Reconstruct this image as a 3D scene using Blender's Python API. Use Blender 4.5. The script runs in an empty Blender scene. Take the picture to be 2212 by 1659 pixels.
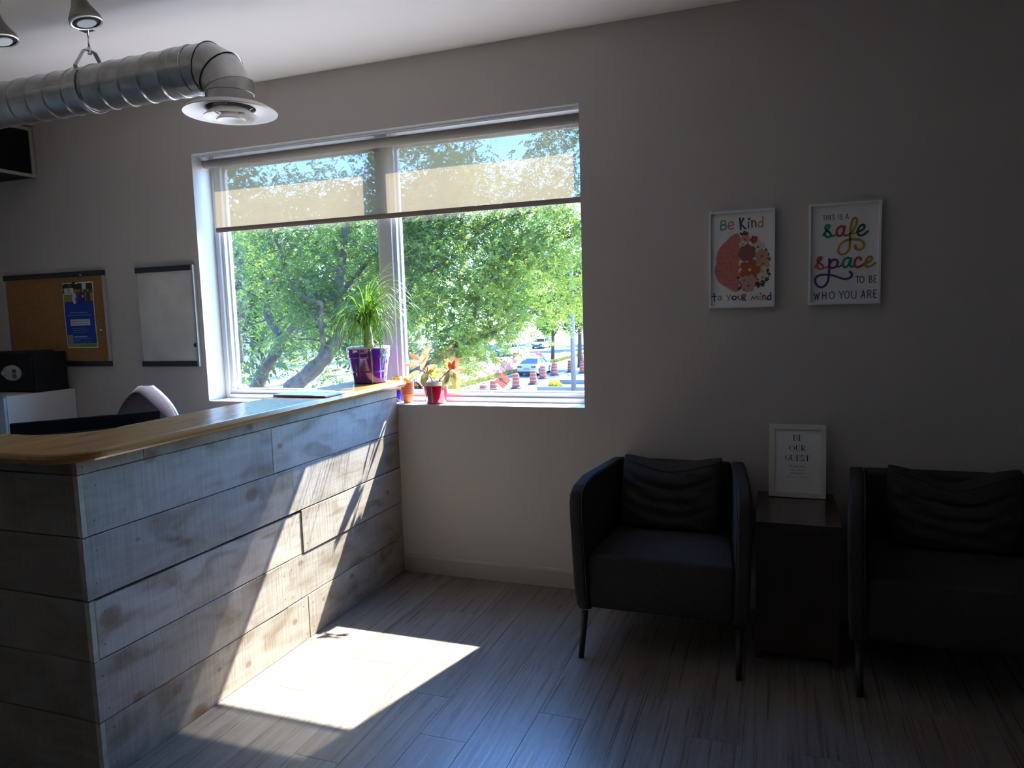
import bpy, bmesh, math, random
import numpy as np
from mathutils import Vector, Matrix
random.seed(7)
S = bpy.context.scene
COL = S.collection
# ---------------------------------------------------------------- camera
cam_d = bpy.data.cameras.new('camera'); cam = bpy.data.objects.new('camera', cam_d); COL.objects.link(cam)
cam_d.sensor_width = 36; cam_d.lens = 1556.46 / 2212 * 36; cam_d.clip_end = 600; cam_d.clip_start = 0.05
_y, _p, _r = -0.355669, 0.101110, -0.030560
fw = Vector((math.sin(_y) * math.cos(_p), math.cos(_y) * math.cos(_p), -math.sin(_p)))
rt0 = Vector((math.cos(_y), -math.sin(_y), 0)); up0 = rt0.cross(fw)
rt = rt0 * math.cos(_r) + up0 * math.sin(_r); up = -rt0 * math.sin(_r) + up0 * math.cos(_r)
M = Matrix((rt, up, -fw)).transposed().to_4x4(); M.translation = Vector((2.03515, -3.58965, 1.48384))
cam.matrix_world = M
S.camera = cam
# ---------------------------------------------------------------- light
SUN_DIR = Vector((-0.276, -1.0, -1.265))            # travel direction of the sunlight
S.view_settings.view_transform = 'Standard'; S.view_settings.look = 'None'
S.view_settings.gamma = 1; S.view_settings.use_curve_mapping = False
S.view_settings.exposure = 1.52
w = bpy.data.worlds.new('sky'); S.world = w; w.use_nodes = True
nt = w.node_tree; bg = nt.nodes['Background']
sky = nt.nodes.new('ShaderNodeTexSky'); sky.sky_type = 'NISHITA'; sky.sun_disc = False
sky.sun_elevation = math.radians(50.5); sky.sun_rotation = math.radians(15.4); sky.air_density = 1.0; sky.dust_density = 0.3; sky.ozone_density = 2.0
tint = nt.nodes.new('ShaderNodeMix'); tint.data_type = 'RGBA'; tint.blend_type = 'MULTIPLY'; tint.inputs[0].default_value = 1; tint.inputs[7].default_value = (.44, .68, 1.0, 1)
nt.links.new(sky.outputs[0], tint.inputs[6]); nt.links.new(tint.outputs[2], bg.inputs[0]); bg.inputs[1].default_value = 1.1
sl = bpy.data.lights.new('sun', 'SUN'); sun = bpy.data.objects.new('sun', sl); COL.objects.link(sun)
sl.energy = 16; sl.angle = math.radians(0.53); sl.color = (1.0, 0.93, 0.85)
sun.rotation_euler = SUN_DIR.to_track_quat('-Z', 'Y').to_euler(); sun.location = (3, 12, 18)
S.cycles.max_bounces = 10; S.cycles.diffuse_bounces = 6; S.cycles.glossy_bounces = 4; S.cycles.transparent_max_bounces = 24
S.cycles.transmission_bounces = 6
S.cycles.use_denoising = True
S.cycles.caustics_reflective = False; S.cycles.caustics_refractive = False
S.cycles.sample_clamp_indirect = 6
# ---------------------------------------------------------------- material helpers
def new_mat(name):
    m = bpy.data.materials.new(name); m.use_nodes = True
    n = m.node_tree.nodes; l = m.node_tree.links
    return m, n, l, n['Principled BSDF']
def N(n, t, **kw):
    x = n.new(t)
    for k, v in kw.items(): setattr(x, k, v)
    return x
def flat(name, col, rough=.6, metal=0., bump=0., bscale=200., spec=.5, var=0., vscale=8., coat=0.):
    m, n, l, b = new_mat(name)
    b.inputs['Base Color'].default_value = (*col, 1); b.inputs['Roughness'].default_value = rough
    b.inputs['Metallic'].default_value = metal; b.inputs['Specular IOR Level'].default_value = spec
    b.inputs['Coat Weight'].default_value = coat
    if bump or var:
        tc = N(n, 'ShaderNodeTexCoord')
    if var:
        t = N(n, 'ShaderNodeTexNoise'); t.inputs['Scale'].default_value = vscale; t.inputs['Detail'].default_value = 5
        l.new(tc.outputs['Object'], t.inputs['Vector'])
        r = N(n, 'ShaderNodeMapRange'); r.inputs[1].default_value = .3; r.inputs[2].default_value = .7
        r.inputs[3].default_value = 1 - var; r.inputs[4].default_value = 1 + var
        l.new(t.outputs['Fac'], r.inputs[0])
        mx = N(n, 'ShaderNodeMix', data_type='RGBA', blend_type='MULTIPLY'); mx.inputs[0].default_value = 1
        mx.inputs[6].default_value = (*col, 1); l.new(r.outputs[0], mx.inputs[7]); l.new(mx.outputs[2], b.inputs['Base Color'])
    if bump:
        t = N(n, 'ShaderNodeTexNoise'); t.inputs['Scale'].default_value = bscale; t.inputs['Detail'].default_value = 3
        l.new(tc.outputs['Object'], t.inputs['Vector'])
        bp = N(n, 'ShaderNodeBump'); bp.inputs['Strength'].default_value = bump; bp.inputs['Distance'].default_value = .002
        l.new(t.outputs['Fac'], bp.inputs['Height']); l.new(bp.outputs[0], b.inputs['Normal'])
    return m
def ramp(n, pts):
    r = N(n, 'ShaderNodeValToRGB'); e = r.color_ramp.elements
    while len(e) < len(pts): e.new(.5)
    for i, (p, c) in enumerate(pts): e[i].position = p; e[i].color = (*c, 1)
    return r
def weathered(name, axis, base, tints, knots=()):
    """Barn-board grain. axis 0/1 = board length along X/Y (world metres)."""
    m, n, l, b = new_mat(name)
    tc = N(n, 'ShaderNodeTexCoord'); oi = N(n, 'ShaderNodeObjectInfo')
    off = N(n, 'ShaderNodeVectorMath', operation='SCALE'); cmb = N(n, 'ShaderNodeCombineXYZ')
    for i in range(3): l.new(oi.outputs['Random'], cmb.inputs[i])
    l.new(cmb.outputs[0], off.inputs[0]); off.inputs['Scale'].default_value = 37
    add = N(n, 'ShaderNodeVectorMath', operation='ADD'); l.new(tc.outputs['Object'], add.inputs[0]); l.new(off.outputs[0], add.inputs[1])
    def noise(sc, det, src=add, scale=1, dist=0):
        mp = N(n, 'ShaderNodeMapping'); mp.inputs['Scale'].default_value = sc; l.new(src.outputs[0], mp.inputs[0])
        t = N(n, 'ShaderNodeTexNoise'); t.inputs['Scale'].default_value = scale; t.inputs['Detail'].default_value = det; t.inputs['Distortion'].default_value = dist
        l.new(mp.outputs[0], t.inputs['Vector']); return t
    lo, hi = 2.2, 60.
    sg = (3.5, 30, 34) if axis == 0 else (30, 3.5, 34)
    grain = noise(sg, 8, dist=.6)
    blot = noise((4, 4, 9), 6, dist=.8)
    ss = (85, 2, 5) if axis == 0 else (2, 85, 5)
    saw = noise(ss, 3)
    r1 = ramp(n, [(.25, tints[0]), (.5, base), (.75, tints[1])]); l.new(blot.outputs['Fac'], r1.inputs[0])
    def mul(colsock, facsock, lo_, hi_, a=.3, c=.7):
        r = N(n, 'ShaderNodeMapRange'); r.inputs[1].default_value = a; r.inputs[2].default_value = c; r.inputs[3].default_value = lo_; r.inputs[4].default_value = hi_
        l.new(facsock, r.inputs[0]); mx = N(n, 'ShaderNodeMix', data_type='RGBA', blend_type='MULTIPLY'); mx.inputs[0].default_value = 1
        l.new(colsock, mx.inputs[6]); l.new(r.outputs[0], mx.inputs[7]); return mx.outputs[2]
    c = mul(r1.outputs[0], grain.outputs['Fac'], .91, 1.05)
    c = mul(c, saw.outputs['Fac'], .90, 1.06)
    c = mul(c, oi.outputs['Random'], .82, 1.12, 0, 1)
    for ky, kz, kr in knots:
        d = N(n, 'ShaderNodeVectorMath', operation='SUBTRACT'); l.new(tc.outputs['Object'], d.inputs[0]); d.inputs[1].default_value = (0.018, ky, kz)
        wn = N(n, 'ShaderNodeVectorMath', operation='ADD'); l.new(d.outputs[0], wn.inputs[0])
        s2 = N(n, 'ShaderNodeVectorMath', operation='SCALE'); l.new(blot.outputs['Color'], s2.inputs[0]); s2.inputs['Scale'].default_value = .012
        l.new(s2.outputs[0], wn.inputs[1])
        sc = N(n, 'ShaderNodeVectorMath', operation='MULTIPLY'); sc.inputs[1].default_value = (0, .8, 1.1); l.new(wn.outputs[0], sc.inputs[0])
        ln = N(n, 'ShaderNodeVectorMath', operation='LENGTH'); l.new(sc.outputs[0], ln.inputs[0])
        rr = N(n, 'ShaderNodeMapRange'); rr.interpolation_type = 'SMOOTHSTEP'
        rr.inputs[1].default_value = kr * 1.35; rr.inputs[2].default_value = kr * .6; rr.inputs[3].default_value = 0; rr.inputs[4].default_value = .62
        l.new(ln.outputs['Value'], rr.inputs[0])
        mx = N(n, 'ShaderNodeMix', data_type='RGBA'); l.new(rr.outputs[0], mx.inputs[0]); l.new(c, mx.inputs[6])
        ring = N(n, 'ShaderNodeMath', operation='SINE'); ms = N(n, 'ShaderNodeMath', operation='MULTIPLY'); ms.inputs[1].default_value = 900
        l.new(ln.outputs['Value'], ms.inputs[0]); l.new(ms.outputs[0], ring.inputs[0])
        rk = ramp(n, [(0, (.16, .075, .04)), (1, (.30, .17, .09))]); l.new(ring.outputs[0], rk.inputs[0]); l.new(rk.outputs[0], mx.inputs[7])
        c = mx.outputs[2]
    l.new(c, b.inputs['Base Color']); b.inputs['Roughness'].default_value = .75; b.inputs['Specular IOR Level'].default_value = .3
    ad = N(n, 'ShaderNodeMath', operation='ADD'); l.new(grain.outputs['Fac'], ad.inputs[0]); l.new(saw.outputs['Fac'], ad.inputs[1])
    bp = N(n, 'ShaderNodeBump'); bp.inputs['Strength'].default_value = .45; bp.inputs['Distance'].default_value = .002
    l.new(ad.outputs[0], bp.inputs['Height']); l.new(bp.outputs[0], b.inputs['Normal'])
    return m
P1=[["green",62,1,[[570,4078],[555,3886],[539,3681]]],["green",62,1,[[570,4065],[704,4078],[767,4002],[726,3910],[572,3894]]],["green",62,1,[[572,3885],[726,3876],[789,3787],[728,3684],[540,3673]]],["pink",62,1,[[893,3824],[1088,3847],[1100,3961],[996,4010],[905,3930],[881,3803],[936,3693],[1060,3678],[1114,3718]]],["navy",75,0,[[1395,4143],[1445,3614]]],["navy",75,0,[[1572,4124],[1430,3878]]],["navy",75,0,[[1430,3878],[1658,3644]]],["blue",62,0,[[1778,3934],[1781,3667]]],["blue",110,0,[[1806,4080],[1814,4080]]],["red",62,0,[[1921,3997],[1944,3700]]],["red",62,1,[[1934,3870],[1982,3973],[2063,3968],[2096,3902],[2107,3704]]],["tan",62,0,[[2417,4148],[2402,3674]]],["tan",58,1,[[2400,3864],[2327,3931],[2239,3873],[2228,3747],[2289,3672],[2398,3738]]],["navy",55,0,[[230,703],[258,344]]],["navy",55,0,[[137,561],[328,578]]],["green",48,1,[[566,476],[544,409],[490,382],[436,412],[414,480],[436,547],[489,574],[543,545],[566,476]]],["pink",48,0,[[813,592],[890,477]]],["pink",48,0,[[989,604],[878,347]]],["navy",52,1,[[1241,468],[1214,408],[1150,384],[1085,411],[1057,473],[1084,533],[1148,557],[1213,530],[1241,468]]],["navy",40,1,[[1190,547],[1253,494],[1299,519]]],["green",50,1,[[1348,565],[1349,422],[1408,360],[1474,411],[1481,561]]],["red",56,0,[[1522,603],[1524,332]]],["red",56,0,[[1556,460],[1673,337]]],["red",50,1,[[1522,603],[1625,614],[1655,535],[1606,476],[1531,461]]],["green",48,0,[[1916,348],[1968,519],[2059,396],[2160,531],[2215,350]]],["tan",48,0,[[2295,510],[2305,347]]],["tan",75,0,[[2323,616],[2331,616]]],["red",48,0,[[2417,537],[2428,345]]],["red",48,1,[[2426,464],[2486,535],[2540,491],[2549,342]]],["navy",52,0,[[2768,668],[2785,327]]],["navy",48,1,[[2771,485],[2701,530],[2638,446],[2651,348],[2720,329],[2776,379]]]]
BRAIN=[[1373,3392],[1290,3452],[1166,3425],[1001,3327],[877,3205],[670,3023],[524,2858],[400,2605],[338,2349],[361,2131],[278,1918],[266,1702],[344,1439],[472,1218],[726,1036],[937,900],[1105,787],[1292,760],[1395,844],[1352,1103],[1369,1447],[1345,1877],[1362,2305],[1358,2732],[1438,2984],[1416,3241]]
FOLDS=[["fold",30,1,[[1292,3162],[1127,3128],[1087,3002],[1212,2867],[1172,2741]]],["fold",30,1,[[712,2935],[839,2800],[1005,2792],[1048,2661],[924,2538],[757,2546]]],["fold",30,1,[[589,2596],[548,2426],[675,2334],[800,2372],[926,2323]]],["fold",30,1,[[1008,2492],[1133,2357],[1299,2393]]],["fold",30,1,[[382,2131],[551,2081],[676,2119],[803,2027],[846,1853],[763,1727]]],["fold",30,1,[[927,2194],[1011,2019],[971,1805],[1098,1671],[1263,1708]]],["fold",30,1,[[342,1786],[511,1736],[594,1820]]],["fold",30,1,[[470,1478],[638,1559],[807,1466],[892,1291],[1101,1284]]],["fold",30,1,[[1015,1545],[1182,1496],[1308,1363]]],["fold",30,1,[[726,1080],[851,1162],[1019,1071],[1144,1110],[1269,1020]]],["fold",30,1,[[919,3181],[962,3008],[838,2928]]]]
FLOW=[[1579,3339,173,"olive"],[1643,3144,196,"blush"],[2031,3124,155,"brick"],[1542,2937,164,"cream"],[2198,2778,251,"cream"],[2525,2487,161,"dkgreen"],[1731,2523,335,"mauve"],[2385,2346,267,"blush"],[2650,2123,121,"olive"],[2429,2005,251,"blush"],[2413,1623,251,"cream"],[2596,1574,162,"dkgreen"],[2255,1203,244,"dkgreen"],[2416,1368,223,"cream"],[2519,1195,162,"dkgreen"],[1841,1751,400,"rust"],[1432,1402,124,"olive"],[1519,969,198,"olive"],[1846,1216,270,"blush2"],[1786,1004,247,"blush2"],[1598,1267,182,"blush2"]]
P2=[["grey",28,0,[[587,3989],[690,3981]]],["grey",28,0,[[639,3985],[638,3770]]],["grey",28,0,[[744,3993],[743,3774]]],["grey",28,0,[[835,3986],[835,3767]]],["grey",28,0,[[744,3884],[835,3877]]],["grey",28,0,[[892,3990],[892,3767]]],["grey",28,1,[[1066,3958],[1036,3994],[997,3975],[992,3919],[1027,3882],[1062,3845],[1058,3789],[1023,3769],[988,3806]]],["grey",28,0,[[1233,3987],[1233,3765]]],["grey",28,1,[[1384,3950],[1355,3985],[1317,3966],[1313,3911],[1347,3875],[1380,3839],[1376,3784],[1342,3765],[1309,3800]]],["grey",28,0,[[1516,3763],[1579,3991],[1643,3753]]],["grey",28,0,[[1541,3838],[1618,3832]]],["grey",38,0,[[1968,1217],[2099,1210]]],["grey",38,0,[[2034,1213],[2034,936]]],["grey",38,1,[[2215,1221],[2146,1165],[2130,1078],[2147,990],[2216,928],[2285,983],[2301,1070],[2284,1159],[2215,1221]]],["grey",38,0,[[2522,937],[2520,1221]]],["grey",38,1,[[2520,1221],[2585,1218],[2612,1160],[2585,1085],[2521,1085]]],["grey",38,1,[[2521,1085],[2596,1076],[2629,1003],[2597,934],[2522,937]]],["grey",38,0,[[2801,1223],[2705,1228],[2707,936],[2803,932]]],["grey",38,0,[[2706,1082],[2783,1078]]],["grey",40,0,[[257,571],[317,252],[370,503],[421,248],[483,562]]],["grey",40,0,[[615,581],[614,265]]],["grey",40,0,[[761,575],[761,259]]],["grey",40,0,[[614,423],[761,417]]],["grey",40,1,[[1002,581],[918,520],[896,424],[917,326],[1002,258],[1087,319],[1108,415],[1087,513],[1002,581]]],["grey",40,0,[[1299,580],[1387,416],[1474,572]]],["grey",40,0,[[1387,416],[1387,255]]],["grey",40,1,[[1622,587],[1546,524],[1528,426],[1547,326],[1623,257],[1699,320],[1717,418],[1698,518],[1622,587]]],["grey",40,1,[[1815,590],[1816,344],[1851,267],[1903,258],[1955,263],[1989,337],[1989,583]]],["grey",40,0,[[2207,258],[2281,590],[2357,252]]],["grey",40,0,[[2237,368],[2327,364]]],["grey",40,0,[[2462,260],[2460,590]]],["grey",40,1,[[2460,590],[2552,586],[2595,519],[2553,421],[2461,425]]],["grey",40,0,[[2524,423],[2603,254]]],["grey",40,0,[[2823,587],[2701,592],[2703,262],[2825,257]]],["grey",40,0,[[2702,427],[2800,423]]],["teal",95,1,[[620,3121],[735,3296],[861,3522],[766,3554],[689,3462],[735,3337],[880,3204],[926,3079],[823,3013],[716,3061],[696,3136]]],["teal",70,1,[[910,3072],[1032,3047],[1146,3124]]],["rose",95,1,[[1449,3398],[1335,3455],[1203,3363],[1165,3184],[1241,3045],[1373,3088],[1479,3364]]],["rose",95,1,[[1486,3423],[1449,3164],[1494,3047],[1607,3052]]],["gold",95,1,[[1600,3052],[1749,3142],[1898,3373],[1972,3648],[1935,3779],[1830,3771],[1749,3545],[1712,3145],[1713,2742],[1676,2420],[1525,2247],[1336,2230],[1241,2366],[1306,2647],[1525,2815],[1750,2860],[2049,2840],[2235,2707],[2273,2543],[2162,2397],[1994,2408],[1908,2494],[1919,2574]]],["gold",60,1,[[1720,3064],[1824,3097],[1918,3131]]],["pine",95,1,[[1992,3165],[2196,3243],[2288,3384],[2232,3468],[2121,3429],[2029,3283],[2011,3124],[2086,3018],[2234,3028],[2418,3175]]],["rose",95,1,[[307,1724],[424,1923],[552,2114],[444,2128],[386,2029],[443,1902],[590,1790],[628,1673],[520,1617],[404,1664],[397,1739]]],["rose",65,1,[[628,1685],[725,1659],[840,1735]]],["violet",95,1,[[879,2041],[878,1651],[859,1240],[801,995],[646,816],[452,825],[305,1019],[317,1226],[492,1341],[801,1346],[1070,1291],[1375,1165],[1565,1114],[1753,1195],[1810,1347],[1715,1434]]],["violet",95,1,[[886,1856],[1032,2003],[1184,1974],[1222,1837],[1146,1698],[993,1632],[898,1691]]],["violet",65,1,[[1165,1697],[1298,1689],[1412,1765]]],["teal",95,1,[[1714,2024],[1582,2061],[1458,1925],[1439,1743],[1526,1644],[1658,1739],[1752,2002]]],["teal",95,1,[[1771,2029],[1733,1767],[1779,1650],[1910,1696]]],["red",95,1,[[2164,1945],[2108,2041],[1996,2028],[1921,1898],[1910,1724],[1997,1630],[2165,1670],[2332,1794]]],["gold",95,1,[[2332,1766],[2499,1845],[2609,1971],[2542,2056],[2431,2022],[2358,1873],[2340,1700],[2426,1623],[2574,1647],[2739,1771]]]]
P3=[["ink",42,0,[[1070,2882],[1074,2611]]],["ink",9,0,[[1038,2881],[1139,2882]]],["ink",9,0,[[1042,2609],[1143,2610]]],["ink",9,0,[[1072,2753],[1135,2754]]],["ink",9,1,[[1133,2885],[1182,2863],[1184,2785],[1129,2756]]],["ink",29.4,1,[[1185,2853],[1194,2823],[1186,2792]]],["ink",9,1,[[1129,2756],[1199,2731],[1200,2643],[1137,2613]]],["ink",33.6,1,[[1205,2725],[1217,2688],[1206,2647]]],["ink",42,0,[[1300,2885],[1304,2610]]],["ink",9,0,[[1260,2883],[1403,2884]]],["ink",9,0,[[1264,2609],[1407,2610]]],["ink",9,0,[[1302,2748],[1367,2748]]],["ink",9,0,[[1403,2889],[1404,2828]]],["ink",9,0,[[1406,2676],[1407,2615]]],["ink",9,0,[[1367,2784],[1368,2716]]],["ink",9,1,[[1094,2266],[1068,2173],[1001,2132],[933,2167],[904,2257],[930,2349],[997,2390],[1065,2355],[1094,2266]]],["ink",37.800000000000004,1,[[909,2325],[898,2256],[911,2189]]],["ink",37.800000000000004,1,[[1087,2333],[1100,2266],[1090,2198]]],["ink",42,0,[[1181,2398],[1185,2202]]],["ink",25.2,1,[[1184,2216],[1208,2152],[1252,2138]]],["ink",9,1,[[1252,2138],[1309,2167],[1316,2235],[1313,2397]]],["ink",9,0,[[1147,2397],[1222,2397]]],["ink",9,0,[[1285,2396],[1348,2397]]],["ink",42,0,[[1411,2395],[1415,2139]]],["ink",9,0,[[1382,2394],[1477,2395]]],["ink",9,0,[[1386,2137],[1449,2138]]],["ink",9,1,[[1462,2394],[1514,2369],[1515,2302],[1453,2272]]],["ink",29.4,1,[[1508,2369],[1523,2339],[1512,2305]]],["ink",33.6,1,[[1464,2269],[1499,2217],[1535,2138]]],["ink",9,1,[[853,1864],[823,1930],[779,1945],[734,1892],[724,1806],[742,1723],[790,1674],[856,1712],[857,1807]]],["ink",37.800000000000004,1,[[734,1882],[724,1810],[736,1739]]],["ink",29.4,0,[[857,1807],[859,1695]]],["ink",9,0,[[816,1804],[892,1806]]],["ink",42,0,[[947,1936],[950,1750]]],["ink",25.2,1,[[950,1764],[974,1691],[1021,1673]]],["ink",9,1,[[1021,1673],[1086,1707],[1094,1775],[1091,1934]]],["ink",9,0,[[909,1938],[993,1939]]],["ink",9,0,[[1062,1935],[1126,1936]]],["ink",42,0,[[1206,1939],[1210,1683]]],["ink",9,0,[[1166,1937],[1332,1940]]],["ink",9,0,[[1170,1681],[1336,1684]]],["ink",9,0,[[1208,1811],[1290,1812]]],["ink",9,0,[[1332,1946],[1333,1885]]],["ink",9,0,[[1335,1750],[1336,1690]]],["ink",9,0,[[1289,1849],[1290,1782]]],["ink",25.2,1,[[1487,1879],[1470,1932],[1427,1944],[1390,1908],[1397,1848],[1443,1810],[1495,1772],[1496,1718],[1451,1682],[1405,1700],[1392,1746]]],["ink",42,0,[[1649,1941],[1653,1686]]],["ink",9,0,[[1566,1941],[1734,1943]]],["ink",9,0,[[1569,1937],[1570,1867]]],["ink",9,0,[[1734,1939],[1735,1868]]],["ink",9,0,[[1616,1684],[1690,1686]]]]
T3=[["WIFI Network Name:",[841,1399],[1568,1427],1],["NORA - GUEST AP",[930,1236],[1514,1256],0],["WIFI Password:",[939,1074],[1483,1093],1]]
BAR=[[768,922],[1664,943]]
LV=[[[0.133,0.06,1.2126],[0.2064,0.06,1.3113],0.0346,"salmon"],[[0.1275,0.06,1.2234],[0.0733,0.04,1.2576],0.0272,"salmon"],[[0.1136,0.06,1.1856],[0.0176,0.07,1.2014],0.0247,"salmon"],[[0.1243,0.06,1.1586],[0.0465,0.06,1.1203],0.0296,"olive"],[[0.1276,0.06,1.164],[0.2009,0.03,1.2519],0.0247,"tan"],[[0.1537,0.06,1.1423],[0.2129,0.09,1.1938],0.0469,"cream"],[[0.1654,0.06,1.137],[0.2367,0.1,1.1659],0.042,"cream"],[[0.1662,0.06,1.1532],[0.1693,-0.0,1.0759],0.0444,"olive"],[[0.3088,0.06,1.1639],[0.3001,0.06,1.2332],0.0296,"tan"],[[0.3147,0.06,1.1639],[0.3319,0.08,1.2395],0.0395,"salmon"],[[0.3207,0.06,1.1693],[0.3649,0.09,1.2306],0.037,"salmon"],[[0.3268,0.06,1.1746],[0.4162,0.06,1.1692],0.0296,"salmon"],[[0.3144,0.06,1.1586],[0.2907,-0.01,1.0542],0.0296,"olive"],[[0.3198,0.06,1.148],[0.3112,0.01,1.0786],0.037,"cream"],[[0.3259,0.06,1.1533],[0.3949,0.0,1.0436],0.0444,"cream"],[[0.3319,0.06,1.1586],[0.3888,0.04,1.0812],0.0321,"cream"],[[0.3025,0.06,1.1533],[0.2325,0.06,1.1693],0.0272,"olive"],[[0.1837,0.06,1.1424],[0.2642,0.04,1.1327],0.0222,"yellow"]]
LIMBS=[["A",0.17,0.05,[[-7.37,8.6,0.0],[-6.76,8.7,0.47],[-6.49,8.8,0.77],[-6.29,8.9,1.13],[-6.33,9.0,1.54],[-6.41,9.1,1.95],[-6.34,9.2,2.56],[-6.33,9.4,3.25],[-6.16,9.6,4.11]]],["A",0.06,0.02,[[-6.61,8.8,0.67],[-6.49,8.6,1.08],[-6.45,8.5,1.42],[-6.34,8.4,1.73],[-6.61,8.3,1.85],[-6.9,8.2,2.21],[-6.98,8.1,2.79],[-7.1,8.0,3.14],[-7.22,8.0,3.68]]],["A",0.06,0.02,[[-6.42,9.1,1.88],[-6.27,9.6,2.3],[-6.09,10.0,2.73],[-5.47,10.4,3.21],[-4.94,11.0,3.81]]],["A",0.08,0.02,[[-6.34,9.0,1.4],[-5.91,9.6,1.66],[-5.01,10.0,2.77],[-4.71,10.3,3.16],[-4.69,10.6,3.46],[-4.69,11.0,4.01]]],["B",0.17,0.05,[[-9.73,10.4,-0.23],[-9.58,10.5,0.17],[-9.39,10.6,0.48],[-9.22,10.8,0.95],[-9.72,11.0,1.6],[-9.79,11.2,2.22],[-10.27,11.4,3.29],[-10.21,11.6,4.13]]],["B",0.09,0.03,[[-9.2,10.7,0.87],[-8.48,10.5,1.38],[-7.82,10.3,1.6],[-7.36,10.2,2.0],[-7.06,10.2,2.65],[-7.34,10.3,3.4]]],["B",0.06,0.02,[[-8.7,10.6,1.31],[-8.5,10.9,1.89],[-8.41,11.2,2.29],[-8.67,11.5,3.0],[-8.53,11.8,3.78]]],["B",0.05,0.02,[[-9.62,11.1,2.01],[-9.43,11.4,2.42],[-9.12,11.7,2.83],[-9.09,12.0,3.59],[-9.38,12.2,4.39]]],["C",0.14,0.06,[[-11.72,12.0,-0.16],[-11.55,12.0,0.52],[-11.54,12.0,1.19],[-11.36,12.1,1.81],[-11.63,12.3,2.54],[-11.61,12.4,3.21],[-11.9,12.5,4.13]]],["D",0.09,0.015,[[-5.55,9.5,-0.16],[-5.3,9.8,0.17],[-4.58,10.2,0.59],[-4.39,10.4,0.76],[-4.21,10.6,0.85],[-3.98,10.9,0.91],[-3.38,11.3,1.28],[-2.95,11.8,1.56],[-2.11,12.3,1.98]]],["D",0.05,0.012,[[-4.31,10.4,0.79],[-4.07,10.6,1.28],[-3.98,10.8,1.88],[-3.65,11.0,2.37],[-3.52,11.3,2.95]]],["D",0.08,0.02,[[-5.57,9.6,0.47],[-5.36,9.7,1.16],[-5.22,9.8,1.84],[-4.98,10.0,2.53],[-4.97,10.2,3.23],[-4.26,10.4,4.06]]],["D",0.05,0.012,[[-4.91,10.0,2.35],[-4.31,10.4,2.65],[-3.69,10.8,3.34],[-2.89,11.2,3.54]]],["D",0.03,0.01,[[-3.65,11.0,2.33],[-2.98,11.4,2.68],[-2.34,11.8,2.99],[-1.82,12.0,3.33]]]]
KNOTS=[[-1.923,0.541,0.035],[-1.034,0.935,0.013],[-0.941,0.376,0.015],[-1.005,0.127,0.014],[-0.539,0.169,0.015],[-0.152,0.507,0.014],[-1.685,0.163,0.02],[-1.845,0.222,0.018],[-1.474,0.133,0.01],[-1.315,0.078,0.014],[-1.588,0.025,0.03],[-1.231,0.768,0.03],[-1.717,1.026,0.022],[-1.217,1.048,0.014],[-0.787,0.146,0.01],[-1.798,0.758,0.008]]
BARRELS=[[-14.86,36.83],[-15.19,39.36],[-15.41,44.2],[-15.07,47.02],[-15.65,51.21],[-15.52,53.97],[-14.96,56.99],[-13.65,56.12],[-15.83,63.96],[-23.58,60.89],[-24.28,68.44]]

MT = {}
MT['wall'] = flat('wall_paint', (.54, .495, .46), .55, bump=.12, bscale=260, spec=.3)
MT['wallfar'] = flat('wall_paint_bounce', (.46, .44, .42), .7)  # unseen walls: grey chosen for the light they bounce back
MT['ceil'] = flat('ceiling_paint', (.88, .82, .775), .8)
MT['base'] = flat('baseboard_paint', (.40, .37, .32), .45)
MT['white'] = flat('window_vinyl', (.62, .62, .63), .35)
MT['reveal'] = flat('reveal_paint', (.50, .495, .50), .5)
MT['sillpaint'] = flat('sill_paint', (.68, .67, .66), .5)
MT['board'] = weathered('barn_board', 1, (.45, .398, .345), ((.26, .195, .13), (.53, .485, .435)), KNOTS)
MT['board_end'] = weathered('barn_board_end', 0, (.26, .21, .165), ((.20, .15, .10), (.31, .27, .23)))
MT['board_pale'] = flat('fresh_cut_edge', (.50, .46, .34), .8, var=.2, vscale=30)
MT['dark'] = flat('carcass_dark', (.02, .018, .018), .9)
MT['nail'] = flat('nail_dark', (.02, .02, .02), .6)
MT['black'] = flat('black_plastic', (.010, .010, .012), .75, spec=.25)
MT['screen'] = flat('black_matte', (.004, .004, .005), .8, spec=.15)
MT['silver'] = flat('brushed_aluminium', (.55, .55, .56), .35, .8)
MT['chrome'] = flat('chrome', (.8, .8, .82), .15, 1.)
MT['navybar'] = flat('dark_bar', (.02, .022, .035), .4)
MT['cork'] = flat('cork', (.34, .17, .055), .9, bump=.5, bscale=300, var=.25, vscale=120)
MT['dryerase'] = flat('dry_erase', (.62, .60, .57), .25, var=.12, vscale=5)
MT['paper'] = flat('paper', (.80, .79, .78), .7)
MT['cabwhite'] = flat('cabinet_white', (.62, .60, .58), .5)
MT['cabfront'] = flat('cabinet_front', (.45, .52, .60), .45)
MT['fabric'] = flat('charcoal_fabric', (.054, .050, .052), 1.0, bump=.9, bscale=420, spec=.03, var=.38, vscale=330)
MT['legmetal'] = flat('leg_metal', (.03, .032, .035), .4, .5)
MT['tabledark'] = flat('espresso_veneer', (.040, .020, .018), .22, var=.15, vscale=4, coat=.2)
MT['framewhite'] = flat('frame_white', (.74, .74, .75), .4)
MT['framecream'] = flat('frame_cream', (.72, .70, .62), .5, var=.05)
MT['purple'] = flat('purple_glaze', (.10, .012, .28), .12, coat=.8)
MT['lilac'] = flat('pot_rim_white', (.72, .66, .78), .3)
MT['redglaze'] = flat('red_glaze', (.38, .004, .03), .12, coat=.8)
MT['creamrim'] = flat('pot_rim_cream', (.75, .68, .55), .4)
MT['terra'] = flat('terracotta', (.55, .17, .07), .8, var=.12, vscale=30)
MT['blueglaze'] = flat('blue_glaze', (.02, .02, .38), .2, coat=.6)
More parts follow.
